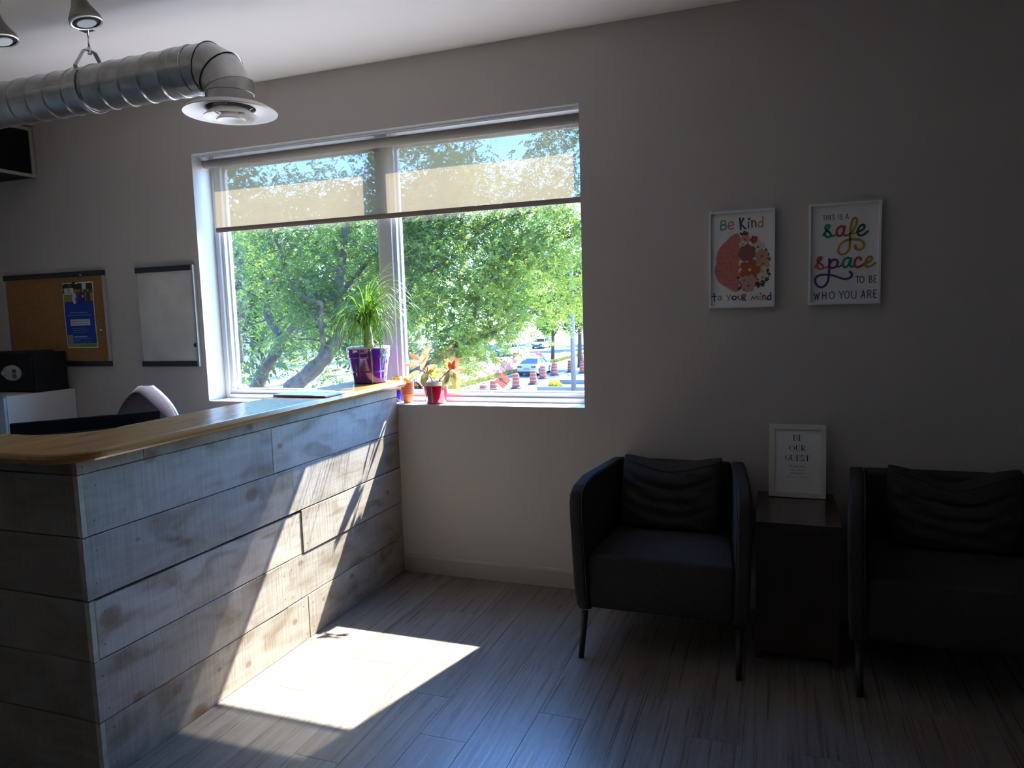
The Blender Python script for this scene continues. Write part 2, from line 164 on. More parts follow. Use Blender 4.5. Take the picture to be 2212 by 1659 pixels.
MT['yellowglaze'] = flat('yellow_glaze', (.75, .36, .02), .3)
MT['gold'] = flat('gold_tin', (.55, .36, .08), .35, .5)
MT['soil'] = flat('soil', (.03, .02, .013), .95, bump=.8, bscale=120)
MT['bookcover'] = flat('book_cover', (.40, .50, .46), .35, var=.15, vscale=9)
MT['lampbody'] = flat('lamp_body', (.30, .27, .235), .38, .6)
MT['lens'] = flat('lamp_lens', (.80, .80, .82), .2)
MT['diff'] = flat('diffuser_white', (.82, .78, .74), .35)
MT['chairfab'] = flat('office_fabric', (.017, .013, .026), .95, bump=.5, bscale=500, var=.3, vscale=150)
MT['desk'] = flat('desk_laminate', (.42, .40, .37), .5)
def worktop_mat():
    m, n, l, b = new_mat('oak_laminate')
    tc = N(n, 'ShaderNodeTexCoord'); mp = N(n, 'ShaderNodeMapping'); mp.inputs['Scale'].default_value = (22, 2.2, 22); l.new(tc.outputs['Object'], mp.inputs[0])
    t = N(n, 'ShaderNodeTexNoise'); t.inputs['Scale'].default_value = 1; t.inputs['Detail'].default_value = 7; t.inputs['Distortion'].default_value = .8; l.new(mp.outputs[0], t.inputs[0])
    r = ramp(n, [(.3, (.33, .155, .045)), (.55, (.41, .205, .068)), (.8, (.47, .25, .09))]); l.new(t.outputs['Fac'], r.inputs[0]); l.new(r.outputs[0], b.inputs['Base Color'])
    b.inputs['Roughness'].default_value = .22; b.inputs['Specular IOR Level'].default_value = .38
    return m
MT['worktop'] = worktop_mat()
def floor_mat():
    m, n, l, b = new_mat('vinyl_plank')
    tc = N(n, 'ShaderNodeTexCoord'); oi = N(n, 'ShaderNodeObjectInfo')
    cmb = N(n, 'ShaderNodeCombineXYZ')
    for i in range(3): l.new(oi.outputs['Random'], cmb.inputs[i])
    sc = N(n, 'ShaderNodeVectorMath', operation='SCALE'); l.new(cmb.outputs[0], sc.inputs[0]); sc.inputs['Scale'].default_value = 53
    add = N(n, 'ShaderNodeVectorMath', operation='ADD'); l.new(tc.outputs['Object'], add.inputs[0]); l.new(sc.outputs[0], add.inputs[1])
    def noise(s, det, dist=0.):
        mp = N(n, 'ShaderNodeMapping'); mp.inputs['Scale'].default_value = s; l.new(add.outputs[0], mp.inputs[0])
        t = N(n, 'ShaderNodeTexNoise'); t.inputs['Scale'].default_value = 1; t.inputs['Detail'].default_value = det; t.inputs['Distortion'].default_value = dist
        t.inputs['Roughness'].default_value = .65
        l.new(mp.outputs[0], t.inputs['Vector']); return t
    g = noise((75, 1.3, 1), 8, .35); bl = noise((5, 1.6, 1), 6); wh = noise((150, 14, 1), 6, 2.0)
    r = ramp(n, [(.3, (.13, .108, .092)), (.5, (.178, .156, .14)), (.7, (.25, .228, .212))]); l.new(g.outputs['Fac'], r.inputs[0])
    r2 = ramp(n, [(.3, (.78, .76, .74)), (.7, (1.15, 1.13, 1.12))]); l.new(bl.outputs['Fac'], r2.inputs[0])
    mx = N(n, 'ShaderNodeMix', data_type='RGBA', blend_type='MULTIPLY'); mx.inputs[0].default_value = 1
    l.new(r.outputs[0], mx.inputs[6]); l.new(r2.outputs[0], mx.inputs[7])
    rw = ramp(n, [(.54, (0, 0, 0)), (.68, (1, 1, 1))]); l.new(wh.outputs['Fac'], rw.inputs[0])
    mw = N(n, 'ShaderNodeMix', data_type='RGBA'); ml = N(n, 'ShaderNodeMath', operation='MULTIPLY'); ml.inputs[1].default_value = .5
    l.new(rw.outputs[0], ml.inputs[0]); l.new(ml.outputs[0], mw.inputs[0]); l.new(mx.outputs[2], mw.inputs[6]); mw.inputs[7].default_value = (.34, .325, .31, 1)
    l.new(mw.outputs[2], b.inputs['Base Color'])
    rr = N(n, 'ShaderNodeMapRange'); rr.inputs[1].default_value = .35; rr.inputs[2].default_value = .7; rr.inputs[3].default_value = .24; rr.inputs[4].default_value = .42
    l.new(g.outputs['Fac'], rr.inputs[0]); l.new(rr.outputs[0], b.inputs['Roughness'])
    b.inputs['Specular IOR Level'].default_value = .55
    bp = N(n, 'ShaderNodeBump'); bp.inputs['Strength'].default_value = .55; bp.inputs['Distance'].default_value = .0016
    l.new(g.outputs['Fac'], bp.inputs['Height']); l.new(bp.outputs[0], b.inputs['Normal'])
    return m
MT['floor'] = floor_mat()
def duct_mat():
    m, n, l, b = new_mat('galvanised_steel')
    tc = N(n, 'ShaderNodeTexCoord'); t = N(n, 'ShaderNodeTexNoise'); t.inputs['Scale'].default_value = 14; t.inputs['Detail'].default_value = 8; l.new(tc.outputs['Object'], t.inputs[0])
    r = ramp(n, [(.3, (.40, .39, .375)), (.7, (.58, .565, .54))]); l.new(t.outputs['Fac'], r.inputs[0]); l.new(r.outputs[0], b.inputs['Base Color'])
    b.inputs['Metallic'].default_value = 1; b.inputs['Roughness'].default_value = .3
    return m
MT['galv'] = duct_mat()
def glass_mat():
    m, n, l, b = new_mat('window_glass'); n.remove(b)
    tr = N(n, 'ShaderNodeBsdfTransparent'); tr.inputs[0].default_value = (.93, .96, .95, 1); gl = N(n, 'ShaderNodeBsdfGlossy'); gl.inputs['Roughness'].default_value = 0.0
    ge = N(n, 'ShaderNodeNewGeometry'); dt_ = N(n, 'ShaderNodeVectorMath', operation='DOT_PRODUCT'); l.new(ge.outputs['Normal'], dt_.inputs[0]); l.new(ge.outputs['Incoming'], dt_.inputs[1])
    ab = N(n, 'ShaderNodeMath', operation='ABSOLUTE'); l.new(dt_.outputs['Value'], ab.inputs[0]); om = N(n, 'ShaderNodeMath', operation='SUBTRACT'); om.inputs[0].default_value = 1; l.new(ab.outputs[0], om.inputs[1])
    pw = N(n, 'ShaderNodeMath', operation='POWER'); l.new(om.outputs[0], pw.inputs[0]); pw.inputs[1].default_value = 5
    fr = N(n, 'ShaderNodeMath', operation='MULTIPLY_ADD'); l.new(pw.outputs[0], fr.inputs[0]); fr.inputs[1].default_value = .95; fr.inputs[2].default_value = .045; mx = N(n, 'ShaderNodeMixShader')
    l.new(fr.outputs[0], mx.inputs[0]); l.new(tr.outputs[0], mx.inputs[1]); l.new(gl.outputs[0], mx.inputs[2]); du = N(n, 'ShaderNodeBsdfTranslucent'); du.inputs[0].default_value = (.8, .9, 1, 1); m3 = N(n, 'ShaderNodeMixShader'); m3.inputs[0].default_value = .0006   # haze over the view, mixed in as a faint bluish veil
    l.new(mx.outputs[0], m3.inputs[1]); l.new(du.outputs[0], m3.inputs[2]); l.new(m3.outputs[0], n['Material Output'].inputs[0])
    return m
MT['glass'] = glass_mat()
def blind_mat():
    m, n, l, b = new_mat('screen_fabric'); n.remove(b)
    tc = N(n, 'ShaderNodeTexCoord')
    def wv(s):
        mp = N(n, 'ShaderNodeMapping'); mp.inputs['Scale'].default_value = s; l.new(tc.outputs['Object'], mp.inputs[0])
        t = N(n, 'ShaderNodeTexNoise'); t.inputs['Scale'].default_value = 1; t.inputs['Detail'].default_value = 2; l.new(mp.outputs[0], t.inputs[0]); return t
    a = wv((260, 1, 6)); c = wv((3, 1, 220))
    ad = N(n, 'ShaderNodeMath', operation='ADD'); l.new(a.outputs['Fac'], ad.inputs[0]); l.new(c.outputs['Fac'], ad.inputs[1])
    rr = N(n, 'ShaderNodeMapRange'); rr.inputs[1].default_value = .8; rr.inputs[2].default_value = 1.2; rr.inputs[3].default_value = .07; rr.inputs[4].default_value = .13
    l.new(ad.outputs[0], rr.inputs[0])
    d = N(n, 'ShaderNodeBsdfDiffuse'); d.inputs[0].default_value = (.50, .45, .38, 1)
    tl = N(n, 'ShaderNodeBsdfTranslucent'); tl.inputs[0].default_value = (.135, .102, .066, 1)
    m1 = N(n, 'ShaderNodeMixShader'); m1.inputs[0].default_value = .5; l.new(d.outputs[0], m1.inputs[1]); l.new(tl.outputs[0], m1.inputs[2])
    tr = N(n, 'ShaderNodeBsdfTransparent'); m2 = N(n, 'ShaderNodeMixShader'); l.new(rr.outputs[0], m2.inputs[0]); l.new(m1.outputs[0], m2.inputs[1]); l.new(tr.outputs[0], m2.inputs[2])
    l.new(m2.outputs[0], n['Material Output'].inputs[0])
    return m
MT['blind'] = blind_mat()
MT['hem'] = flat('hem_bar', (.22, .17, .14), .6)
def leaf_mat(name, c1, c2, tr1, tr2, scale=1.2, k=.5):
    m, n, l, b = new_mat(name); n.remove(b)
    tc = N(n, 'ShaderNodeTexCoord'); t = N(n, 'ShaderNodeTexNoise'); t.inputs['Scale'].default_value = scale; t.inputs['Detail'].default_value = 4; l.new(tc.outputs['Object'], t.inputs[0])
    r = ramp(n, [(.35, c1), (.65, c2)]); l.new(t.outputs['Fac'], r.inputs[0])
    r2 = ramp(n, [(.35, tr1), (.65, tr2)]); l.new(t.outputs['Fac'], r2.inputs[0])
    d = N(n, 'ShaderNodeBsdfDiffuse'); l.new(r.outputs[0], d.inputs[0]); tl = N(n, 'ShaderNodeBsdfTranslucent'); l.new(r2.outputs[0], tl.inputs[0])
    g = N(n, 'ShaderNodeBsdfGlossy'); g.inputs['Roughness'].default_value = .35; g.inputs[0].default_value = (.5, .5, .5, 1)
    mx = N(n, 'ShaderNodeMixShader'); mx.inputs[0].default_value = k; l.new(d.outputs[0], mx.inputs[1]); l.new(tl.outputs[0], mx.inputs[2])
    m2 = N(n, 'ShaderNodeMixShader'); m2.inputs[0].default_value = .05; l.new(mx.outputs[0], m2.inputs[1]); l.new(g.outputs[0], m2.inputs[2])
    l.new(m2.outputs[0], n['Material Output'].inputs[0]); return m
# ---------------------------------------------------------------- object helpers
def tag(o, label=None, cat=None, group=None, kind=None):
    for k, v in (('label', label), ('category', cat), ('group', group), ('kind', kind)):
        if v: o[k] = v
    return o
def thing(name, label, cat, loc=(0, 0, 0), group=None):
    o = bpy.data.objects.new(name, None); COL.objects.link(o); o.location = loc; o.empty_display_size = .1
    return tag(o, label, cat, group)
def link(name, me, mat, parent=None, smooth=False):
    o = bpy.data.objects.new(name, me); COL.objects.link(o)
    mats = mat if isinstance(mat, (list, tuple)) else [mat]
    if not me.materials:
        for m in mats: me.materials.append(MT[m] if isinstance(m, str) else m)
    if smooth: me.shade_smooth()
    if parent is not None:
        # world-space geometry: keep it where it is
        o.parent = parent; p = parent; off = Vector((0, 0, 0))
        while p is not None: off += p.location; p = p.parent
        o.location = -off
    return o
def bm_obj(name, bm, mat, parent=None, smooth=False, bevel=0, seg=2, subs=0):
    bm.normal_update(); me = bpy.data.meshes.new(name); bm.to_mesh(me); bm.free()
    o = link(name, me, mat, parent, smooth)
    if bevel:
        md = o.modifiers.new('bevel', 'BEVEL'); md.width = bevel; md.segments = seg; md.limit_method = 'ANGLE'; md.angle_limit = math.radians(40)
    if subs:
        md = o.modifiers.new('sub', 'SUBSURF'); md.levels = subs; md.render_levels = subs
    return o
def box(bm, x0, x1, y0, y1, z0, z1, mi=0):
    vs = [bm.verts.new((x, y, z)) for x in (x0, x1) for y in (y0, y1) for z in (z0, z1)]
    for f in ((0, 1, 3, 2), (4, 6, 7, 5), (0, 4, 5, 1), (2, 3, 7, 6), (0, 2, 6, 4), (1, 5, 7, 3)):
        bm.faces.new([vs[i] for i in f]).material_index = mi
def add_box(name, dims, mat, parent=None, bevel=0, seg=2):
    bm = bmesh.new(); box(bm, *dims); return bm_obj(name, bm, mat, parent, bevel=bevel, seg=seg)
def lathe(bm, prof, cx, cy, z0=0, seg=40, mi=0, tilt=None, cap=True):
    """prof: list of (r, z)."""
    rings = []
    for r, z in prof:
        ring = []
        for i in range(seg):
            a = 2 * math.pi * i / seg
            v = Vector((r * math.cos(a), r * math.sin(a), z))
            if tilt is not None: v = tilt @ v
            ring.append(bm.verts.new((v.x + cx, v.y + cy, v.z + z0)))
        rings.append(ring)
    for a, b in zip(rings, rings[1:]):
        for i in range(seg):
            j = (i + 1) % seg; bm.faces.new((a[i], a[j], b[j], b[i])).material_index = mi
    if cap:
        bm.faces.new(rings[0][::-1]).material_index = mi; bm.faces.new(rings[-1]).material_index = mi
def add_lathe(name, prof, cx, cy, z0, mat, parent=None, seg=40, tilt=None, cap=True):
    bm = bmesh.new(); lathe(bm, prof, cx, cy, z0, seg, 0, tilt, cap); bmesh.ops.recalc_face_normals(bm, faces=bm.faces)
    o = bm_obj(name, bm, mat, parent, smooth=True)
    md = o.modifiers.new('es', 'EDGE_SPLIT'); md.split_angle = math.radians(35)
    return o
def tube(bm, pts, r, seg=8, mi=0, closed_caps=True):
    """pts list of Vectors; r float or list."""
    pts = [Vector(p) for p in pts]; rings = []; n = len(pts)
    prev = None
    for i, p in enumerate(pts):
        d = (pts[min(i + 1, n - 1)] - pts[max(i - 1, 0)]).normalized()
        if prev is None: ref = Vector((0, 0, 1)) if abs(d.z) < .9 else Vector((1, 0, 0)); u = d.cross(ref).normalized()
        else:
            u = prev - d * prev.dot(d); u.normalize()
        prev = u; v = d.cross(u); rr = r[i] if isinstance(r, (list, tuple)) else r
        rings.append([bm.verts.new(p + (u * math.cos(2 * math.pi * k / seg) + v * math.sin(2 * math.pi * k / seg)) * rr) for k in range(seg)])
    for a, b in zip(rings, rings[1:]):
        for k in range(seg):
            j = (k + 1) % seg; bm.faces.new((a[k], a[j], b[j], b[k])).material_index = mi
    if closed_caps: bm.faces.new(rings[0][::-1]).material_index = mi; bm.faces.new(rings[-1]).material_index = mi
def add_tube(name, pts, r, mat, parent=None, seg=10):
    bm = bmesh.new(); tube(bm, pts, r, seg); bmesh.ops.recalc_face_normals(bm, faces=bm.faces); return bm_obj(name, bm, mat, parent, smooth=True)
def prism(bm, poly, a0, a1, axis, mi=0):
    """extrude 2D polygon along axis. axis 0: poly=(y,z); 1: (x,z); 2: (x,y)"""
    def P(q, a): return (a, q[0], q[1]) if axis == 0 else (q[0], a, q[1]) if axis == 1 else (q[0], q[1], a)
    A = [bm.verts.new(P(q, a0)) for q in poly]; B = [bm.verts.new(P(q, a1)) for q in poly]
    bm.faces.new(A[::-1]).material_index = mi; bm.faces.new(B).material_index = mi
    for i in range(len(poly)):
        j = (i + 1) % len(poly); bm.faces.new((A[i], A[j], B[j], B[i])).material_index = mi
def catmull(pts, k=5):
    if len(pts) < 3: return pts
    out = []; P = [pts[0]] + list(pts) + [pts[-1]]
    for i in range(1, len(P) - 2):
        p0, p1, p2, p3 = P[i - 1], P[i], P[i + 1], P[i + 2]
        for j in range(k):
            t = j / k
            out.append(tuple(.5 * (2 * b + (c - a) * t + (2 * a - 5 * b + 4 * c - d) * t * t + (3 * b - a - 3 * c + d) * t ** 3) for a, b, c, d in zip(p0, p1, p2, p3)))
    out.append(tuple(pts[-1])); return out
def ribbons(name, strokes, colmap, F, parent, depth0=.0003, round_caps=True):
    """flat printed strokes; F(u,v,d)->world. widths & points in 0.1 mm."""
    bm = bmesh.new(); keys = list(colmap)
    for si, (col, wd, sm, pts) in enumerate(strokes):
        mi = keys.index(col); d = depth0 + .00003 * si; hw = wd * 1e-4 / 2
        pts = [(a * 1e-4, b * 1e-4) for a, b in pts]
        if sm: pts = catmull(pts, 5)
        q = [pts[0]]
        for p in pts[1:]:
            if math.dist(p, q[-1]) > 1e-5: q.append(p)
        pts = q
        if len(pts) > 1:
            L = []; R = []
            for i, p in enumerate(pts):
                a = pts[max(i - 1, 0)]; b = pts[min(i + 1, len(pts) - 1)]
                dx, dy = b[0] - a[0], b[1] - a[1]; n_ = math.hypot(dx, dy) or 1; nx, ny = -dy / n_, dx / n_
                L.append(bm.verts.new(F(p[0] + nx * hw, p[1] + ny * hw, d))); R.append(bm.verts.new(F(p[0] - nx * hw, p[1] - ny * hw, d)))
            if sm or len(pts) == 2:
                for i in range(len(pts) - 1): bm.faces.new((L[i], R[i], R[i + 1], L[i + 1])).material_index = mi
            else:
                for i in range(len(pts) - 1):
                    a, b = pts[i], pts[i + 1]; dx, dy = b[0] - a[0], b[1] - a[1]; n_ = math.hypot(dx, dy) or 1; nx, ny = -dy / n_ * hw, dx / n_ * hw
                    vs = [bm.verts.new(F(*c, d)) for c in ((a[0] + nx, a[1] + ny), (a[0] - nx, a[1] - ny), (b[0] - nx, b[1] - ny), (b[0] + nx, b[1] + ny))]
                    bm.faces.new(vs).material_index = mi
        if round_caps:
            ends = pts if not sm else (pts[0], pts[-1])
            for e in ends:
                vs = [bm.verts.new(F(e[0] + hw * math.cos(t * math.pi / 5), e[1] + hw * math.sin(t * math.pi / 5), d + .00001)) for t in range(10)]
                bm.faces.new(vs).material_index = mi
    me = bpy.data.meshes.new(name); bm.to_mesh(me); bm.free()
    return link(name, me, [colmap[k] for k in keys], parent)
def patch(bm, F, pts, d, mi=0):
    bm.faces.new([bm.verts.new(F(a, b, d)) for a, b in pts]).material_index = mi
def ink(name, c): return flat('ink_' + name, c, .7)
H = 2.854
WL, WR, WB, WT = -1.352, 1.100, 0.973, 2.499          # window opening in the back wall
XL, XR, YB = -3.25, 4.20, -6.0
def struct(o): o['kind'] = 'structure'; return o
# ---- back wall with the window opening
bm = bmesh.new()
ZF = -.2
box(bm, XL - .2, WL, 0, .24, ZF, H); box(bm, WR, XR + .2, 0, .149, ZF, H); box(bm, WR + .021, XR + .2, .149, .24, ZF, H); box(bm, WL, WR, 0, .149, ZF, WB); box(bm, WL, WR + .021, .149, .24, ZF, WB); box(bm, WL, WR + .021, .149, .24, WT, H); box(bm, WL, WR, 0, .149, WT, H)
wb = struct(bm_obj('wall_back', bm, 'wall'))
struct(add_box('wall_left', (XL - .2, XL, YB, 0, 0, H), 'wall')); struct(add_box('wall_right', (XR, XR + .2, YB, 0, 0, H), 'wallfar'))
# front wall (behind the camera)
struct(add_box('wall_front', (XL - .2, XR + .2, YB - .2, YB, 0, H), 'wallfar'))
struct(add_box('ceiling', (XL - .2, XR + .2, YB - .2, .24, H, H + .2), 'ceil'))
fl = struct(add_box('floor', (XL - .2, XR + .2, YB - .2, 0.0, -.2, -.006), 'dark'))
# floor planks
PW, PL = .18, 1.22
seams = {0: -1.32, 1: -1.023, 2: -1.68, 3: -1.197, 4: -1.445, 5: -.86, 6: -1.19, 7: -1.55, 8: -.95}
rnd = random.Random(3)
k0 = int(math.floor((XL - .13) / PW)); k1 = int(math.ceil((XR - .13) / PW))
for k in range(k0, k1):
    xa, xb = max(XL, .13 + PW * k), min(XR, .13 + PW * (k + 1)); s = seams.get(k, -rnd.random() * PL - .3)
    y = s
    while y < 0: y += PL
    while y > YB:
        ya, yb = max(YB, y - PL), min(0, y)
        if yb - ya > .01 and xb - xa > .01:
            bm = bmesh.new(); g = .0003; c = .0007
            lo = [bm.verts.new(v) for v in ((xa + g, ya + g, -.006), (xb - g, ya + g, -.006), (xb - g, yb - g, -.006), (xa + g, yb - g, -.006))]
            mid = [bm.verts.new((v.co.x, v.co.y, -c)) for v in lo]
            hi = [bm.verts.new(v) for v in ((xa + g + c, ya + g + c, 0), (xb - g - c, ya + g + c, 0), (xb - g - c, yb - g - c, 0), (xa + g + c, yb - g - c, 0))]
            for A, B in ((lo, mid), (mid, hi)):
                for i in range(4): bm.faces.new((A[i], A[(i + 1) % 4], B[(i + 1) % 4], B[i]))
            bm.faces.new(hi)
            bm_obj('plank', bm, 'floor', fl)
        y -= PL
# baseboards
def base_profile(d): return [(0, 0), (0, .101), (-.004, .104), (-.010, .100), (-.014, .088), (-.014, .0)]
for nm, x0, x1 in (('baseboard_back', 0.022, XR), ('baseboard_back_left', XL, -.101)):
    bm = bmesh.new(); prism(bm, [(a - .0005, z) for a, z in base_profile(0)], x0, x1, 0); bmesh.ops.recalc_face_normals(bm, faces=bm.faces)
    struct(bm_obj(nm, bm, 'base'))
bm = bmesh.new(); prism(bm, [(XR + a - .0005, z) for a, z in base_profile(0)], YB, -.015, 1); bmesh.ops.recalc_face_normals(bm, faces=bm.faces); struct(bm_obj('baseboard_right', bm, 'base'))
# ---- window
win = thing('window_1', None, None); struct(win)
YF, YG = .150, .205
bm = bmesh.new()   # painted reveal lining: thin boards on the opening
e = .0015
box(bm, WL, WL + e, -.0, YF, WB, WT); box(bm, WR - e, WR, 0, YF, WB, WT); box(bm, WL, WR, 0, YF, WT - e, WT)
bm_obj('reveal', bm, 'reveal', win)
bm = bmesh.new(); box(bm, WL, WR, -.001, YF, WB - .001, WB + .0015); bm_obj('sill', bm, 'sillpaint', win)
bm = bmesh.new()
fl_, fr_, fb_, ft_ = WL + .0015, WR + .0205, WB + .0015, WT - .0015
Y1 = .238
box(bm, fl_, fl_ + .035, YF, Y1, fb_, ft_); box(bm, fr_ - .018, fr_, YF, Y1, fb_, ft_)
box(bm, fl_ + .035, fr_ - .018, YF, Y1, fb_, fb_ + .028); box(bm, fl_ + .035, fr_ - .018, YF, Y1, ft_ - .03, ft_)
bm_obj('window_frame', bm, 'white', win, bevel=.002, seg=1)
MX0, MX1 = -.150, -.070
bm = bmesh.new(); box(bm, MX0, MX1, YF, Y1, fb_ + .0281, ft_ - .0301); bm_obj('mullion', bm, 'white', win, bevel=.003, seg=2)
for a, b_ in ((fl_ + .035, MX0), (MX1, fr_ - .018)):
    bm = bmesh.new(); za, zb = fb_ + .0283, ft_ - .0303; ya, yb = YF + .018, Y1 - .008; t = .022
    a += .0003; b_ -= .0003
    box(bm, a, a + t, ya, yb, za, zb); box(bm, b_ - t, b_, ya, yb, za, zb); box(bm, a + t, b_ - t, ya, yb, za, za + t); box(bm, a + t, b_ - t, ya, yb, zb - t, zb)
    t2 = t + .010
    box(bm, a + t, a + t2, YG - .006, yb - .004, za + t, zb - t); box(bm, b_ - t2, b_ - t, YG - .006, yb - .004, za + t, zb - t)
    box(bm, a + t2, b_ - t2, YG - .006, yb - .004, za + t, za + t2); box(bm, a + t2, b_ - t2, YG - .006, yb - .004, zb - t2, zb - t)
    sash = bm_obj('sash', bm, 'white', win)
    add_box('pane', (a + t, b_ - t, YG + .004, YG + .008, za + t, zb - t), 'glass', sash)
# ---- roller blind
bl = thing('roller_blind', 'beige see-through roller blind pulled partly down over the window', 'blind', (-.12, .09, 2.49))
RX0, RX1 = WL + .02, WR - .012
add_tube('roller', [(RX0 + .004, .082, 2.447), (RX1 - .004, .082, 2.447)], .025, 'blind', bl, 28).data.materials[0] = flat('rolled_fabric', (.40, .36, .31), .9)
for x in (RX0, RX1):
    add_lathe('end_cap', [(.0, -.002), (.027, -.002), (.027, .002), (.0, .002)], x, .082, 2.447, 'framecream', bl, 28, Matrix.Rotation(math.pi / 2, 4, 'Y'))
add_box('head_rail', (WL + .03, WR - .008, .048, .125, 2.4835, 2.4965), 'chrome', bl, .001)
bm = bmesh.new(); x0, x1 = WL + .066, WR - .022
g = [[bm.verts.new((x0 + (x1 - x0) * i / 40, .1035 + .0012 * math.sin(i * .5), 2.052 + (2.447 - 2.052) * j / 8)) for j in range(9)] for i in range(41)]
for i in range(40):
    for j in range(8): bm.faces.new((g[i][j], g[i + 1][j], g[i + 1][j + 1], g[i][j + 1]))
bm_obj('fabric', bm, 'blind', bl, smooth=True)
bm = bmesh.new(); prism(bm, [(.097, 2.030), (.110, 2.030), (.113, 2.044), (.110, 2.058), (.097, 2.058), (.094, 2.044)], x0, x1, 0); bmesh.ops.recalc_face_normals(bm, faces=bm.faces); bm_obj('hem_bar', bm, 'hem', bl)
# ---- reception counter
ct = thing('reception_counter', 'reception counter clad in weathered horizontal barn boards', 'counter', (-.12, -1.0, 0))
bm = bmesh.new()
box(bm, -.10, -.021, -1.98, -.001, 0, 1.0598); box(bm, -1.7, -.10, -1.98, -1.90, 0, 1.0598); bm_obj('carcass', bm, 'dark', ct)
rows = [(.0, .2035), (.2055, .4065), (.4085, .608), (.612, .8145), (.8165, 1.0155)]
splits = [-.908, -1.045, -.92, -.965, -1.09]; starts = [-1.986, -2.004, -1.984, -2.006, -1.985]
thick = [(.000, .0015), (.001, -.001), (-.002, .002), (.0015, .001), (0, .0005)]
rnd = random.Random(11)
def plank_mesh(a0, a1, z0, z1, d0, d1, axis, ndiv=14):
    """board with slightly uneven long edges. axis 1: runs in y, face at x=d1. axis 0: runs in x, face at y=d0."""
    bm = bmesh.new(); sec = []
    for i in range(ndiv + 1):
        a = a0 + (a1 - a0) * i / ndiv; zt = z1 - rnd.random() * .0016; zb = z0 + rnd.random() * .0012
        f = d1 if axis == 1 else d0; bk = d0 if axis == 1 else d1; f += (rnd.random() - .5) * .0006
        ch = .0016 * (1 if axis == 1 else -1)
        cs = [(bk, zb), (f - ch, zb), (f, zb + .0016), (f, zt - .0016), (f - ch, zt), (bk, zt)]
        sec.append([bm.verts.new((q, a, z) if axis == 1 else (a, q, z)) for q, z in cs])
    for A, B in zip(sec, sec[1:]):
        for i in range(6): bm.faces.new((A[i], A[(i + 1) % 6], B[(i + 1) % 6], B[i]))
    bm.faces.new(sec[0][::-1]); bm.faces.new(sec[-1]); bmesh.ops.recalc_face_normals(bm, faces=bm.faces)
    return bm
nails = []
for r, (z0, z1) in enumerate(rows):
    for side, (a, b_) in enumerate(((starts[r], splits[r] - .0012), (splits[r] + .0012, -.0008))):
        zt = z1 - (.006 if (r == 2 and side == 0) else 0)
        f = 0 + thick[r][side]
        bm_obj('plank', plank_mesh(a, b_, z0, zt, -.02, f, 1), 'board', ct)
        for yy in (a + .035, b_ - .03):
            for zz in (z0 + .04, zt - .045): nails.append((f, yy + rnd.uniform(-.01, .01), zz + rnd.uniform(-.008, .008)))
for a, b_ in ((-2.004, -1.752), (-1.749, -1.2), (-1.1985, -.45), (-.4485, -.0008)):
    bm = plank_mesh(a, b_, 1.0175, 1.0585, -.02, .001, 1, 6)
    for v in bm.verts:
        if v.co.z > 1.04: v.co.z += .0068 * max(0, v.co.y + 2.0)
    bm_obj('plank', bm, 'board', ct)
    for yy in (a + .02, b_ - .02): nails.append((.001, yy, 1.04))
# short return facing the camera
for r, (z0, z1) in enumerate(rows):
    odd = r in (1, 3)
    xe = -.0195 if odd else -.0005
    xs = rnd.choice((-.9, -1.05, -.75))
    for a, b_ in ((-1.7, xs - .001), (xs + .001, xe)):
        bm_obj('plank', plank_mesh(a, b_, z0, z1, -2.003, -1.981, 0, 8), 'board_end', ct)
    if not odd: add_box('edge_strip', (-.0192, .0006, -2.0036, -1.9865, z0 + .001, z1 - .001), 'board_pale', ct)['label'] = 'pale sawn edge of an end board'
    for xx in (xe - .06, -.62): nails.append((xx, -2.0035, z0 + .05)); nails.append((xx, -2.0035, z1 - .05))
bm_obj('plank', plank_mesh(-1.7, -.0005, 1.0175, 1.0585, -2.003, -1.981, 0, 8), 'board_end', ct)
bm = bmesh.new()
for n_ in nails:
    if n_[1] > -2.0: c = [(n_[0] + .0006, n_[1] + .0022 * math.cos(t), n_[2] + .0028 * math.sin(t)) for t in np.linspace(0, 2 * math.pi, 7)[:-1]]
    else: c = [(n_[0] + .0025 * math.cos(t), n_[1] - .0002, n_[2] + .0028 * math.sin(t)) for t in np.linspace(0, 2 * math.pi, 7)[:-1]]
    bm.faces.new([bm.verts.new(q) for q in c])
tag(bm_obj('nail_heads', bm, 'nail', ct), kind='stuff')
# L-shaped worktop with rounded corner
def arc(cx, cy, r, a0, a1, n=12): return [(cx + r * math.cos(math.radians(a0 + (a1 - a0) * i / n)), cy + r * math.sin(math.radians(a0 + (a1 - a0) * i / n))) for i in range(n + 1)]
def tilt(bm):
    for v in bm.verts: v.co.z += .0015 + .0068 * max(0, v.co.y + 2.0)
poly = [(-1.75, -2.085), ] + arc(-.075, -1.945, .14, -90, 0) + [(.065, -.001), (.043, -.001), (.043, .030), (-.268, .030), (-.268, -.001), (-.268, -1.60)] + arc(-.468, -1.60, .2, 0, -90) + [(-1.75, -1.80)]
bm = bmesh.new()
def inset(p, d):
    out = []; n_ = len(p)
    for i in range(n_):
        a, b_, c = Vector(p[i - 1]), Vector(p[i]), Vector(p[(i + 1) % n_])
        e1 = (b_ - a); e2 = (c - b_)
        if e1.length < 1e-6 or e2.length < 1e-6: out.append(tuple(b_)); continue
        n1 = Vector((-e1.y, e1.x)).normalized(); n2 = Vector((-e2.y, e2.x)).normalized(); nn = (n1 + n2)
        nn = nn / max(nn.length_squared / 2, .5); out.append((b_.x + nn.x * d, b_.y + nn.y * d))
    return out
prof = [(.018, 1.0600), (.010, 1.0612), (.004, 1.068), (.0, 1.078), (.002, 1.088), (.007, 1.0935), (.014, 1.0950)]
